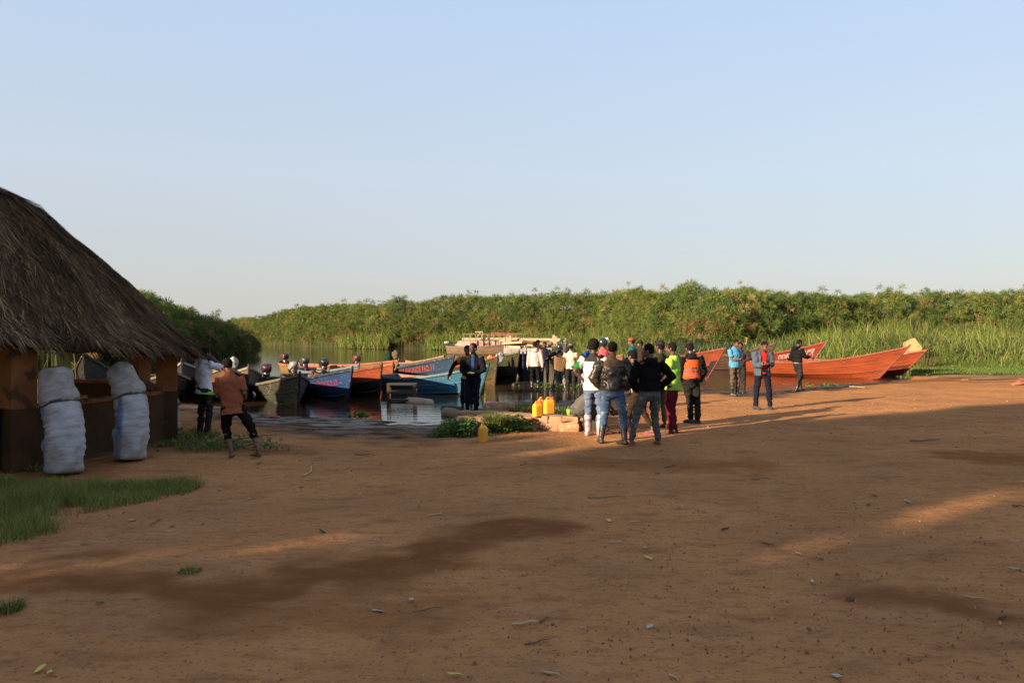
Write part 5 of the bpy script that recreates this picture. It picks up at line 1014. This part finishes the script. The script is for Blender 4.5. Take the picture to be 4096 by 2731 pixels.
# near left lawn patch
poly = [(-400, 1945), (120, 1935), (420, 1930), (600, 1925), (770, 1930), (790, 1950), (720, 1990), (560, 2010), (440, 2040), (330, 2055), (240, 2070), (150, 2110), (60, 2180), (-60, 2230), (-400, 2260)]
def inpoly(px_, py_, poly):
    c_ = np.zeros(len(px_), bool); n_ = len(poly)
    for i in range(n_):
        x0, y0 = poly[i]; x1, y1 = poly[i-1]
        c_ ^= ((y0 > py_) != (y1 > py_)) & (px_ < (x1-x0)*(py_-y0)/(y1-y0+1e-9)+x0)
    return c_
def sample(poly, n, rough=25):
    out = []; w_ = np.array([G(*p)[:2] for p in poly]); lo_, hi_ = w_.min(0), w_.max(0)
    X_ = rng.uniform(lo_[0], hi_[0], n*6); Y_ = rng.uniform(lo_[1], hi_[1], n*6)
    d_ = .42*fbm(X_*1.5, Y_*1.5, 0, 91, 4)+rng.normal(0, .10, n*6); px_ = CX+F*(X_+d_)/Y_; py_ = HY+F*CZ/(Y_+d_)
    k = inpoly(px_, py_, poly)&(fbm(X_*2.6, Y_*3.2, 0, 94)+.5*rng.uniform(-1, 1, n*6) > -.42); return X_[k][:n], Y_[k][:n]
X_, Y_ = sample(poly, 24000); n_ = len(X_); P0 = np.stack([X_, Y_, ground_z(X_, Y_)-.005], 1); cl = vn(X_*2.2, Y_*2.2, 0, 92)
az = rng.uniform(0, 6.28, n_)
V_, F_, C_ = blades('g', P0, (.09+.06*cl)*rng.uniform(.5, 1.8, n_)+.03, rng.uniform(.0018, .0038, n_), rng.uniform(.1, 1.0, n_), pal(n_, [(.15, .19, .03), (.22, .235, .045), (.38, .29, .11), (.08, .11, .025)], [.38, .30, .14, .18]), GRASSM, 3, az=az)
tag(npmesh('grass_patch', V_, F_, 4, GRASSM, cols=C_), 'patch of green grass in front of the hut at the left edge', 'grass', kind='stuff')
# small tufts
def tuft(label, x, y, n, r, h, cols=None, z=None):
    p = P(x, y) if z is None else G(x, y, z); a_ = rng.uniform(0, 6.28, n); rr_ = r*np.sqrt(rng.uniform(0, 1, n)); P0 = np.stack([rr_*np.cos(a_), rr_*np.sin(a_), np.zeros(n)], 1)
    V_, F_, C_ = blades('t', P0, h*rng.uniform(.5, 1.3, n), np.full(n, .0035)*(1+p[1]*.05), rng.uniform(.2, 1.2, n), pal(n, cols or [(.09, .13, .02), (.14, .17, .04), (.3, .26, .12)], [.5, .3, .2]), GRASSM, 3, az=a_)
    o = npmesh('grass_tuft', V_, F_, 4, GRASSM, cols=C_); o.location = p; return tag(o, label, 'grass', 'small grass tufts')
tuft('grass tuft at the left edge on the stony hump', 28, 2440, 260, .10, .07); tuft('tiny grass tuft on the sunlit streak', 760, 2285, 120, .09, .03); tuft('grass tuft at the foot of the right hut pillar', 720, 1775, 260, .35, .10); tuft('grass tuft behind the bare feet by the hut', 850, 1790, 500, .5, .12)
tuft('grass at the feet of the white splatter shirt', 790, 1750, 300, .35, .16); tuft('grass tuft on the raised bed beside the black jacket', 1985, 1690, 700, .22, .20, None, .2); tuft('grass strip behind the large rock on the raised bed', 2050, 1640, 800, .45, .14, None, .18); tuft('grass on the raised bed right of the jerrycans', 2235, 1650, 600, .40, .14, None, .2)
tuft('grass tuft at the back of the raised bed by the pink basin', 2120, 1632, 500, .4, .14, None, .16); tuft('tangle of dry stems and vines around the painted concrete block', 3640, 1478, 420, .55, 1.15, [(.10, .12, .03), (.20, .14, .07), (.08, .06, .03)]); tuft('tangle of dry stems to the right of the painted concrete block', 3700, 1474, 300, .5, 1.0, [(.12, .14, .03), (.26, .18, .09), (.08, .06, .03)])
tuft('small plant by the near hut pillar', 140, 1885, 120, .10, .12)
# leafy weeds before the wall: leaf discs
def leafy(label, pts, n, h, size, m, nm='leafy_weeds', cat='weeds', group=None, kind=None, cols=None):
    pts = np.array(pts); i = rng.integers(0, len(pts), n); X_ = pts[i, 0]+rng.normal(0, pts[i, 2]); Y_ = pts[i, 1]+rng.normal(0, pts[i, 2]*.6); Z_ = h*rng.uniform(0, 1, n)**.8*np.exp(-((X_-pts[i, 0])**2+(Y_-pts[i, 1])**2)/(2*(pts[i, 2]*1.3)**2))+ground_z(X_, Y_)
    c_ = np.stack([X_, Y_, Z_], 1); nrm = np.stack([rng.normal(0, .55, n), rng.normal(-.3, .55, n), np.ones(n)], 1); nrm /= np.linalg.norm(nrm, axis=1)[:, None]
    a_ = np.cross(nrm, rng.normal(0, 1, (n, 3))); a_ /= np.linalg.norm(a_, axis=1)[:, None]; b = np.cross(nrm, a_); s_ = size*rng.uniform(.6, 1.3, n)[:, None]
    V_ = np.stack([c_-a_*s_, c_-a_*s_*.2+b*s_*.6, c_+a_*s_*.6+b*s_*.45, c_+a_*s_*1.1, c_+a_*s_*.6-b*s_*.45, c_-a_*s_*.2-b*s_*.6], 1).reshape(-1, 3); k = np.arange(n)*6
    F_ = np.stack([k, k+1, k+2, k+3, k+4, k+5], 1)
    C_ = np.repeat(pal(n, cols or [(.06, .12, .02), (.09, .16, .03), (.04, .085, .015), (.14, .19, .05)], [.4, .3, .2, .1]), 6, 0)
    return tag(npmesh(nm, V_, F_, 6, GRASSM, cols=C_), label, cat, group, kind)
wp = [(*fp(x, y)[:2], s) for x, y, s in ((1840, 1735, .22), (1890, 1728, .25), (1960, 1722, .25), (2020, 1724, .22), (2070, 1728, .16), (1800, 1745, .16), (1870, 1745, .2))]
leafy('dense leafy green weeds along the foot of the stone wall', wp, 3800, .34, .030, GRASSM, kind='stuff')
leafy('dark weeds and rubble growing between the hut and the muddy shore', [(*fp(x, y)[:2], s) for x, y, s in ((740, 1740, .3), (800, 1780, .4), (880, 1790, .35), (960, 1770, .3), (1040, 1800, .25))], 700, .16, .03, GRASSM, kind='stuff')
WH = [(.09, .14, .03), (.13, .18, .035), (.06, .09, .02), (.2, .19, .06)]
for k, (x, y, n_, s, lab) in enumerate(((1440, 1662, 60, .14, 'water hyacinth clump floating before the blue boats'), (1010, 1497, 26, .12, 'small water hyacinth floating beside the maroon outboard'), (2170, 1540, 90, .45, 'water hyacinth around the boots of the wading people'), (2215, 1555, 60, .3, 'water hyacinth in front of the helmeted person'), (2290, 1545, 60, .3, 'water hyacinth beside the bending people'), (3300, 1548, 150, .5, 'green weed raft drifting at the shore before the vermilion boat'), (3630, 1518, 60, .12, 'bright hyacinth sprig by the vermilion bows'), (3700, 1512, 40, .15, 'small hyacinth sprig right of the vermilion bows'), (1665, 1355, 20, .1, 'tiny hyacinth on the far water'))):
    p = G(x, y, WZ); n = n_; c_ = np.zeros((n, 3)); c_[:, 0] = rng.normal(0, s, n); c_[:, 1] = rng.normal(0, s*.6, n); c_[:, 2] = rng.uniform(.0, .09, n)
    nrm = rng.normal(0, .6, (n, 3)); nrm[:, 2] = 1; nrm /= np.linalg.norm(nrm, axis=1)[:, None]; a_ = np.cross(nrm, rng.normal(0, 1, (n, 3))); a_ /= np.linalg.norm(a_, axis=1)[:, None]; b = np.cross(nrm, a_); s_ = .055
    V_ = np.stack([c_-a_*s_, c_+b*s_*.8, c_+a_*s_, c_-b*s_*.8], 1).reshape(-1, 3); kk = np.arange(n)*4; o = npmesh('water_hyacinth', V_, np.stack([kk, kk+1, kk+2, kk+3], 1), 4, GRASSM, cols=np.repeat(pal(n, WH, [.4, .3, .2, .1]), 4, 0)); o.location = (p[0], p[1], max(WZ, gz(p[0], p[1]))); tag(o, lab, 'water plant', 'floating water hyacinths')
# ---- papyrus banks
def umbels(C0, R0, cols, rays=34):
    n = len(C0); d = rng.normal(0, 1, (n, rays, 3)); d[:, :, 2] = d[:, :, 2]*.7+.35; d /= np.linalg.norm(d, axis=2)[:, :, None]
    L_ = (R0[:, None]*rng.uniform(.65, 1.15, (n, rays)))[:, :, None]
    c_ = C0[:, None, :]; s = np.cross(d, rng.normal(0, 1, (n, rays, 3))); s /= np.linalg.norm(s, axis=2)[:, :, None]
    w_ = L_*.030; mid = c_+d*L_*.55; tip = c_+d*L_; tip[:, :, 2] -= L_[:, :, 0]*.28*(1-d[:, :, 2])*.8
    V_ = np.stack([c_+d*L_*.08, mid-s*w_, tip, mid+s*w_], 2).reshape(-1, 3); k = np.arange(n*rays)*4
    return V_, np.stack([k, k+1, k+2, k+3], 1), np.repeat(cols, rays*4, 0)
def bank(name, label, front, n, depth=9, dens=1, stems=2500, rays=34, dark=1.0, size=.42, straight=False):
    """front: list of (px, depth, height)"""
    fx = np.array([PX(a, b) for a, b, c in front]); fy = np.array([b for a, b, c in front]); fh = np.array([c for a, b, c in front])
    sg = np.r_[0, np.cumsum(np.hypot(np.diff(fx), np.diff(fy)))]
    s_ = rng.uniform(0, sg[-1], n); X0 = np.interp(s_, sg, fx); Y0 = np.interp(s_, sg, fy); Hh = np.interp(s_, sg, fh)
    dx = np.interp(s_+.5, sg, fx)-np.interp(s_-.5, sg, fx); dy = np.interp(s_+.5, sg, fy)-np.interp(s_-.5, sg, fy); l_ = np.hypot(dx, dy)+1e-6; nxv, nyv = (-dy/l_, dx/l_) if not straight else (0*dx, 0*dx+1)
    dl = rng.uniform(0, 1, n)**1.9*depth; X1, Y1 = X0+nxv*dl, Y0+nyv*dl
    lump = .55*vn(X1*.35, Y1*.35, 0, 101)+.35*vn(X1*.9, Y1*.9, 0, 102)
    topz = Hh*(.50+.50*np.minimum(dl/3.5, 1)**.6)+lump*(.45+.35*np.minimum(dl/3, 1))-.3
    zz_ = topz-np.abs(rng.normal(0, .95, n)); fr_ = (dl < 2.2)&(rng.uniform(0, 1, n) < .8); zz_ = np.where(fr_, rng.uniform(.3, 1, n)**.9*topz, zz_)
    em = rng.uniform(0, 1, n) < .012; zz_ = np.where(em, topz+rng.uniform(.15, .75, n), zz_)
    off = .8*vn(s_*.9, zz_*1.1, 0, 103)*fr_; X1 = X1-nxv*off; Y1 = Y1-nyv*off
    C0 = np.stack([X1, Y1, zz_+WZ], 1)
    brown = (rng.uniform(0, 1, n) < (.022+.12*np.clip(1-zz_/Hh, 0, 1)*fr_)*(1+1.5*(vn(X1*.5, zz_*.6, 0, 104) > .1)))
    green = pal(n, [(.100, .138, .034), (.135, .165, .036), (.070, .112, .034), (.19, .17, .045)], [.4, .27, .22, .11]); br = pal(n, [(.24, .15, .07), (.20, .11, .05), (.28, .20, .10)], [.5, .25, .25])
    tone = (1+.25*vn(X1*.3, Y1*.3, zz_*.5, 106))[:, None]; cols = np.where(brown[:, None], br, green)*tone*dark
    V1, F1, C1 = umbels(C0, size*rng.uniform(.7, 1.3, n), cols, rays)
    # stems
    i = rng.integers(0, n, stems); b0 = C0[i].copy(); b0[:, 2] = WZ-.1; b0[:, 0] += rng.normal(0, .3, stems); hh = C0[i][:, 2]-WZ
    t0 = C0[i]; w_ = np.array([.014, 0, 0]); V2 = np.stack([b0-w_, b0+w_, t0+w_*.6, t0-w_*.6], 1).reshape(-1, 3); k = np.arange(stems)*4; F2 = np.stack([k, k+1, k+2, k+3], 1); C2 = np.repeat(pal(stems, [(.10, .12, .035), (.2, .15, .08)], [.6, .4]), 4, 0)
    # inner mass: opaque sheet, coloured dark for the shade among the stems
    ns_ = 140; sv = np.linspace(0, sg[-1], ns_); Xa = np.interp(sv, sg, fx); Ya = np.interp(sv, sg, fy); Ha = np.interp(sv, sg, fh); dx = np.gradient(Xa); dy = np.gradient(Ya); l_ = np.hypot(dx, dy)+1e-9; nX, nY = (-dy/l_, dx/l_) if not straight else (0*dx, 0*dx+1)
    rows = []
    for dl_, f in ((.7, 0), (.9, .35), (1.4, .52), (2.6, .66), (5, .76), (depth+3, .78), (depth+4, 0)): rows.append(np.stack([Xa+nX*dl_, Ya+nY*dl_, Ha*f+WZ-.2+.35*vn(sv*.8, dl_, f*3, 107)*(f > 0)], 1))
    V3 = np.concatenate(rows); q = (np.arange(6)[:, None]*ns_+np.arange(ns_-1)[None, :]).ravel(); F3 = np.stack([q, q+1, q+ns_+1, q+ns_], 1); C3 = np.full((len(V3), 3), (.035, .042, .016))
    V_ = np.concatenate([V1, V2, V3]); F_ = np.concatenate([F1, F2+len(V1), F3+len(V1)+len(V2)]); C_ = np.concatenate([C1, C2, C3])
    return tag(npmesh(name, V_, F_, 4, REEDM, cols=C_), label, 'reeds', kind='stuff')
def hgt(ytop, d): return PZ(ytop, d)-WZ
fr = []
for px_, d_, yt in ((880, 150, 1275), (985, 138, 1272), (1060, 128, 1258), (1130, 120, 1240), (1250, 108, 1215), (1400, 98, 1207), (1550, 94, 1200), (1700, 92, 1192), (1900, 88, 1180), (2050, 84, 1176), (2200, 80, 1172), (2400, 76, 1168), (2500, 70, 1160), (2620, 63, 1150), (2780, 59, 1140), (2950, 57, 1143), (3090, 60, 1150), (3200, 63, 1155), (3330, 66, 1162), (3420, 69, 1166), (3500, 72, 1168), (3700, 74, 1160), (3900, 75, 1160), (4096, 75, 1158), (4500, 76, 1158), (4900, 76, 1158)):
    fr.append((px_, d_, hgt(yt, d_+3)))
bank('papyrus_bank', 'tall papyrus reeds crowding the far river bank from the channel to the right', fr, 13500, 10, rays=58, size=.50, straight=True)
fr = []
for px_, d_, yt in ((300, 36, 1120), (450, 40, 1135), (560, 44, 1148), (680, 50, 1165), (800, 55, 1180), (890, 59, 1205), (965, 62, 1240), (1000, 64, 1272)): fr.append((px_, d_, hgt(yt, d_+2)))
fr.append((1012, 68, 2.6)); fr.append((1008, 74, 3.0))
bank('papyrus_stand', 'dark green papyrus stand curving down to the water behind the hut', fr, 4200, 9, rays=60, stems=900, size=.48)
# ---- tall grass on the right bank
n_ = 62000; px_ = rng.uniform(2080, 4500, n_); t = rng.uniform(0, 1, n_)
fd = np.interp(px_, [2080, 2300, 2500, 2800, 3200, 3500, 3700, 4500], [74, 66, 50, 47, 46, 43, 41.5, 41]); bd_ = np.interp(px_, [2080, 2400, 2620, 2780, 3090, 3300, 4500], [80, 74, 63, 59, 60, 70, 73]); Y_ = fd+(bd_-fd)*t**1.3+rng.normal(0, .5, n_); X_ = PX(px_, Y_)
hh = np.interp((Y_-fd), [0, 1.5, 4, 10, 25], [.5, 1.0, 1.7, 2.3, 2.9])*(1+.28*vn(X_*.6, Y_*.6, 0, 111)); hh = hh*np.interp(px_, [2080, 2400, 2700, 4500], [1.3, 1.2, 1.0, 1.0])*np.interp(px_, [2400, 2550, 3050, 3300], [1, .78, .78, 1.08])
P0 = np.stack([X_, Y_, np.full(n_, -.1)], 1); seedv = rng.uniform(.35, 1.1, n_)
patch = vn(X_*.5, Y_*.3, 0, 112); cc = pal(n_, [(.115, .155, .028), (.165, .205, .035), (.065, .100, .018), (.30, .22, .08)], [.38, .24, .27, .11])*(1+.38*patch)[:, None]
P0[:, 2] += np.maximum(hh-1.1, 0)*rng.uniform(0, 1, n_)*.95
V_, F_, C_ = blades('g', P0, np.minimum(hh, 1.4)*seedv, rng.uniform(.012, .034, n_), rng.uniform(.1, 1.3, n_), cc, GRASSM, 3)
# low dark understory sheet
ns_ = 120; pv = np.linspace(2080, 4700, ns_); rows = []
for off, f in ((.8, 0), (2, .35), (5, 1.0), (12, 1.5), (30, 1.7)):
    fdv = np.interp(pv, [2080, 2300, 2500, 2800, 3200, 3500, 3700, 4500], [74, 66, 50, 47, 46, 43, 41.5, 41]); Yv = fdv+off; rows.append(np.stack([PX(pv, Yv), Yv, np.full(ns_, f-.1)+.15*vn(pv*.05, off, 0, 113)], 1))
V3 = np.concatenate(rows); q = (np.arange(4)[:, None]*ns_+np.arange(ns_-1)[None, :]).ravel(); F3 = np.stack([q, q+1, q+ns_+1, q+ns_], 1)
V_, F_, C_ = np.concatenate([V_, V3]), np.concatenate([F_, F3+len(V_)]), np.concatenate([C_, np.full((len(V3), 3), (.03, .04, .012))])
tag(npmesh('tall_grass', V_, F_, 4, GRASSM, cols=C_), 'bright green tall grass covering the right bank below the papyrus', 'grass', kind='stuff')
# short lawn
n_ = 36000; px_ = rng.uniform(3480, 4500, n_); Y_ = 33.5+13*rng.uniform(0, 1, n_); X_ = PX(px_, Y_); edge = np.interp(px_, [3480, 3620, 3720, 3900, 4500], [41, 38.5, 36, 35.0, 34.5])+.8*fbm(X_*.6, Y_*.6, 0, 51); k = Y_ > edge; X_, Y_ = X_[k], Y_[k]; n_ = len(X_)
P0 = np.stack([X_, Y_, ground_z(X_, Y_)], 1)
V_, F_, C_ = blades('g', P0, (.10+.10*rng.uniform(0, 1, n_)+.25*sstep(39, 44, Y_)), rng.uniform(.010, .022, n_), rng.uniform(.2, 1, n_), pal(n_, [(.105, .155, .03), (.14, .19, .04), (.08, .12, .022)], [.5, .3, .2]), GRASSM, 2)
tag(npmesh('short_grass', V_, F_, 4, GRASSM, cols=C_), 'short green turf between the boards and the tall grass on the right', 'grass', kind='stuff')
# reed fringe at the foot of the far bank
n_ = 9000; px_ = rng.uniform(1180, 2150, n_); k = vn(px_*.012, 0, 0, 121) > -.15; px_ = px_[k]; n_ = len(px_); Y_ = np.interp(px_, [1130, 1250, 1400, 1550, 1700, 1900, 2050, 2200], [120, 108, 98, 94, 92, 88, 84, 80])-rng.uniform(-.5, 1.6, n_); X_ = PX(px_, Y_)
V_, F_, C_ = blades('g', np.stack([X_, Y_, np.full(n_, WZ)+rng.uniform(0, .8, n_)], 1), rng.uniform(.6, 1.9, n_), rng.uniform(.02, .045, n_), rng.uniform(.1, .8, n_), pal(n_, [(.15, .20, .04), (.12, .17, .03), (.28, .22, .09)], [.5, .35, .15]), GRASSM, 2)
tag(npmesh('reed_fringe', V_, F_, 4, GRASSM, cols=C_), 'fringe of grass along the water at the foot of the far papyrus', 'grass', kind='stuff')

# ------------------------------------------------------------------ trees standing behind and left of the photographer (they cast the morning shade)
rng = np.random.default_rng(11)
BARK = mat('bark', (.16, .11, .075), .9, (.09, .06, .04), 5, .3, .01, 20); LEAFM = mat('tree_leaves', (.06, .09, .025), .6, (.09, .12, .03), 1.5, .3, spec=.3)
HOLES = [(6.75, 2.5, .30, 1.5, .2), (7.12, .3, .34, 1.3, .2), (3.75, 9.0, .27, 4.0, .05)]     # gaps in the foliage: v, u on the ground, half sizes
def tree(label, v0, v1, u, Hf, n, z0=1.6, dense=1.0, ls=.34):
    vc = (v0+v1)/2; x, y = uv(u, vc); root = empty('broadleaf_tree', (x, y, 0), 0, label, 'tree', 'shade trees behind the viewpoint')
    top = Hf(vc); mb = MB(); mb.sweep([(0, 0, -.2), (.1, 0, top*.3), (-.1, .1, top*.7)], [.28, .2, .08], (1, 0, 0), 10)
    for k in range(7): a_ = k*.9; h_ = top*(.3+.07*k); mb.sweep([(0, 0, h_), (math.cos(a_)*1.0, math.sin(a_)*1.0, h_+.8), (math.cos(a_)*2.0, math.sin(a_)*2.0, h_+1.3)], [.09, .06, .025], (0, 0, 1), 6)
    mb.build('trunk', [BARK], root, True)
    vv = rng.uniform(v0, v1, n); q0_ = rng.uniform(0, 1, n); uu = u+rng.uniform(-2.4, 2.4, n); zt = np.array([Hf(q) for q in vv]); zz_ = z0+(zt-z0)*rng.uniform(0, 1, n)
    vv = vv+(.35*vn(zz_*.9, v1, 0, 133)+.2*vn(zz_*2.7, v1, 0, 134))*(v1 > 8)*(v1 < 10)*(vv > 8.2)
    uh = uu+zz_/TS; keep = np.ones(n, bool)
    for hv, hu, rv, ru, kk in HOLES: keep &= ~((((vv-hv+kk*(uh-hu))/rv)**2+((uh-hu)/ru)**2 < 1)&(rng.uniform(0, 1, n) < .95))
    if dense < 1: keep &= vn(vv*1.3, uu*.3, zz_*1.3, 131) < dense
    vv, uu, zz_ = vv[keep], uu[keep], zz_[keep]; n = len(vv); c_ = np.stack([.788*uu-.616*vv-x, .616*uu+.788*vv-y, zz_], 1)
    nrm = rng.normal(0, 1, (n, 3)); nrm /= np.linalg.norm(nrm, axis=1)[:, None]; a_ = np.cross(nrm, rng.normal(0, 1, (n, 3))); a_ /= np.linalg.norm(a_, axis=1)[:, None]; b = np.cross(nrm, a_); s_ = ls*rng.uniform(.6, 1.2, n)[:, None]
    V_ = np.stack([c_-a_*s_, c_+b*s_*.5, c_+a_*s_, c_-b*s_*.5], 1).reshape(-1, 3); k = np.arange(n)*4; npmesh('crown', V_, np.stack([k, k+1, k+2, k+3], 1), 4, LEAFM, root)
def lump(v, s): return float(vn(v*.9, s, 0, 141))
labs = ['first from the right', 'second from the right', 'third from the right', 'fourth from the right', 'fifth from the right', 'sixth from the right']
for i in range(6):
    v0 = -20+i*4.85; tree('dense broadleaf shade tree behind the viewpoint, '+labs[i], v0, v0+5.0+(0 if i < 5 else 0.0), -30, (lambda v: 14.6 if v < 8 else 14.6-1.2*(v-8)), 11500)
tree('shorter shade tree at the left end of the tall row behind the viewpoint', 9.1, 12.3, -30, lambda v: 10.4+.35*lump(v, 1)-.9*max(0, 9.8-v), 6000)
tree('loose crowned shade tree behind the hut side of the landing', 12.2, 17.6, -30, lambda v: 11.0+.6*lump(v, 2), 5200, dense=.12)
tree('tall shade tree far left beside the papyrus stand', 43, 62, -22, lambda v: 10.0+1.2*lump(v, 3), 12000, ls=.5)
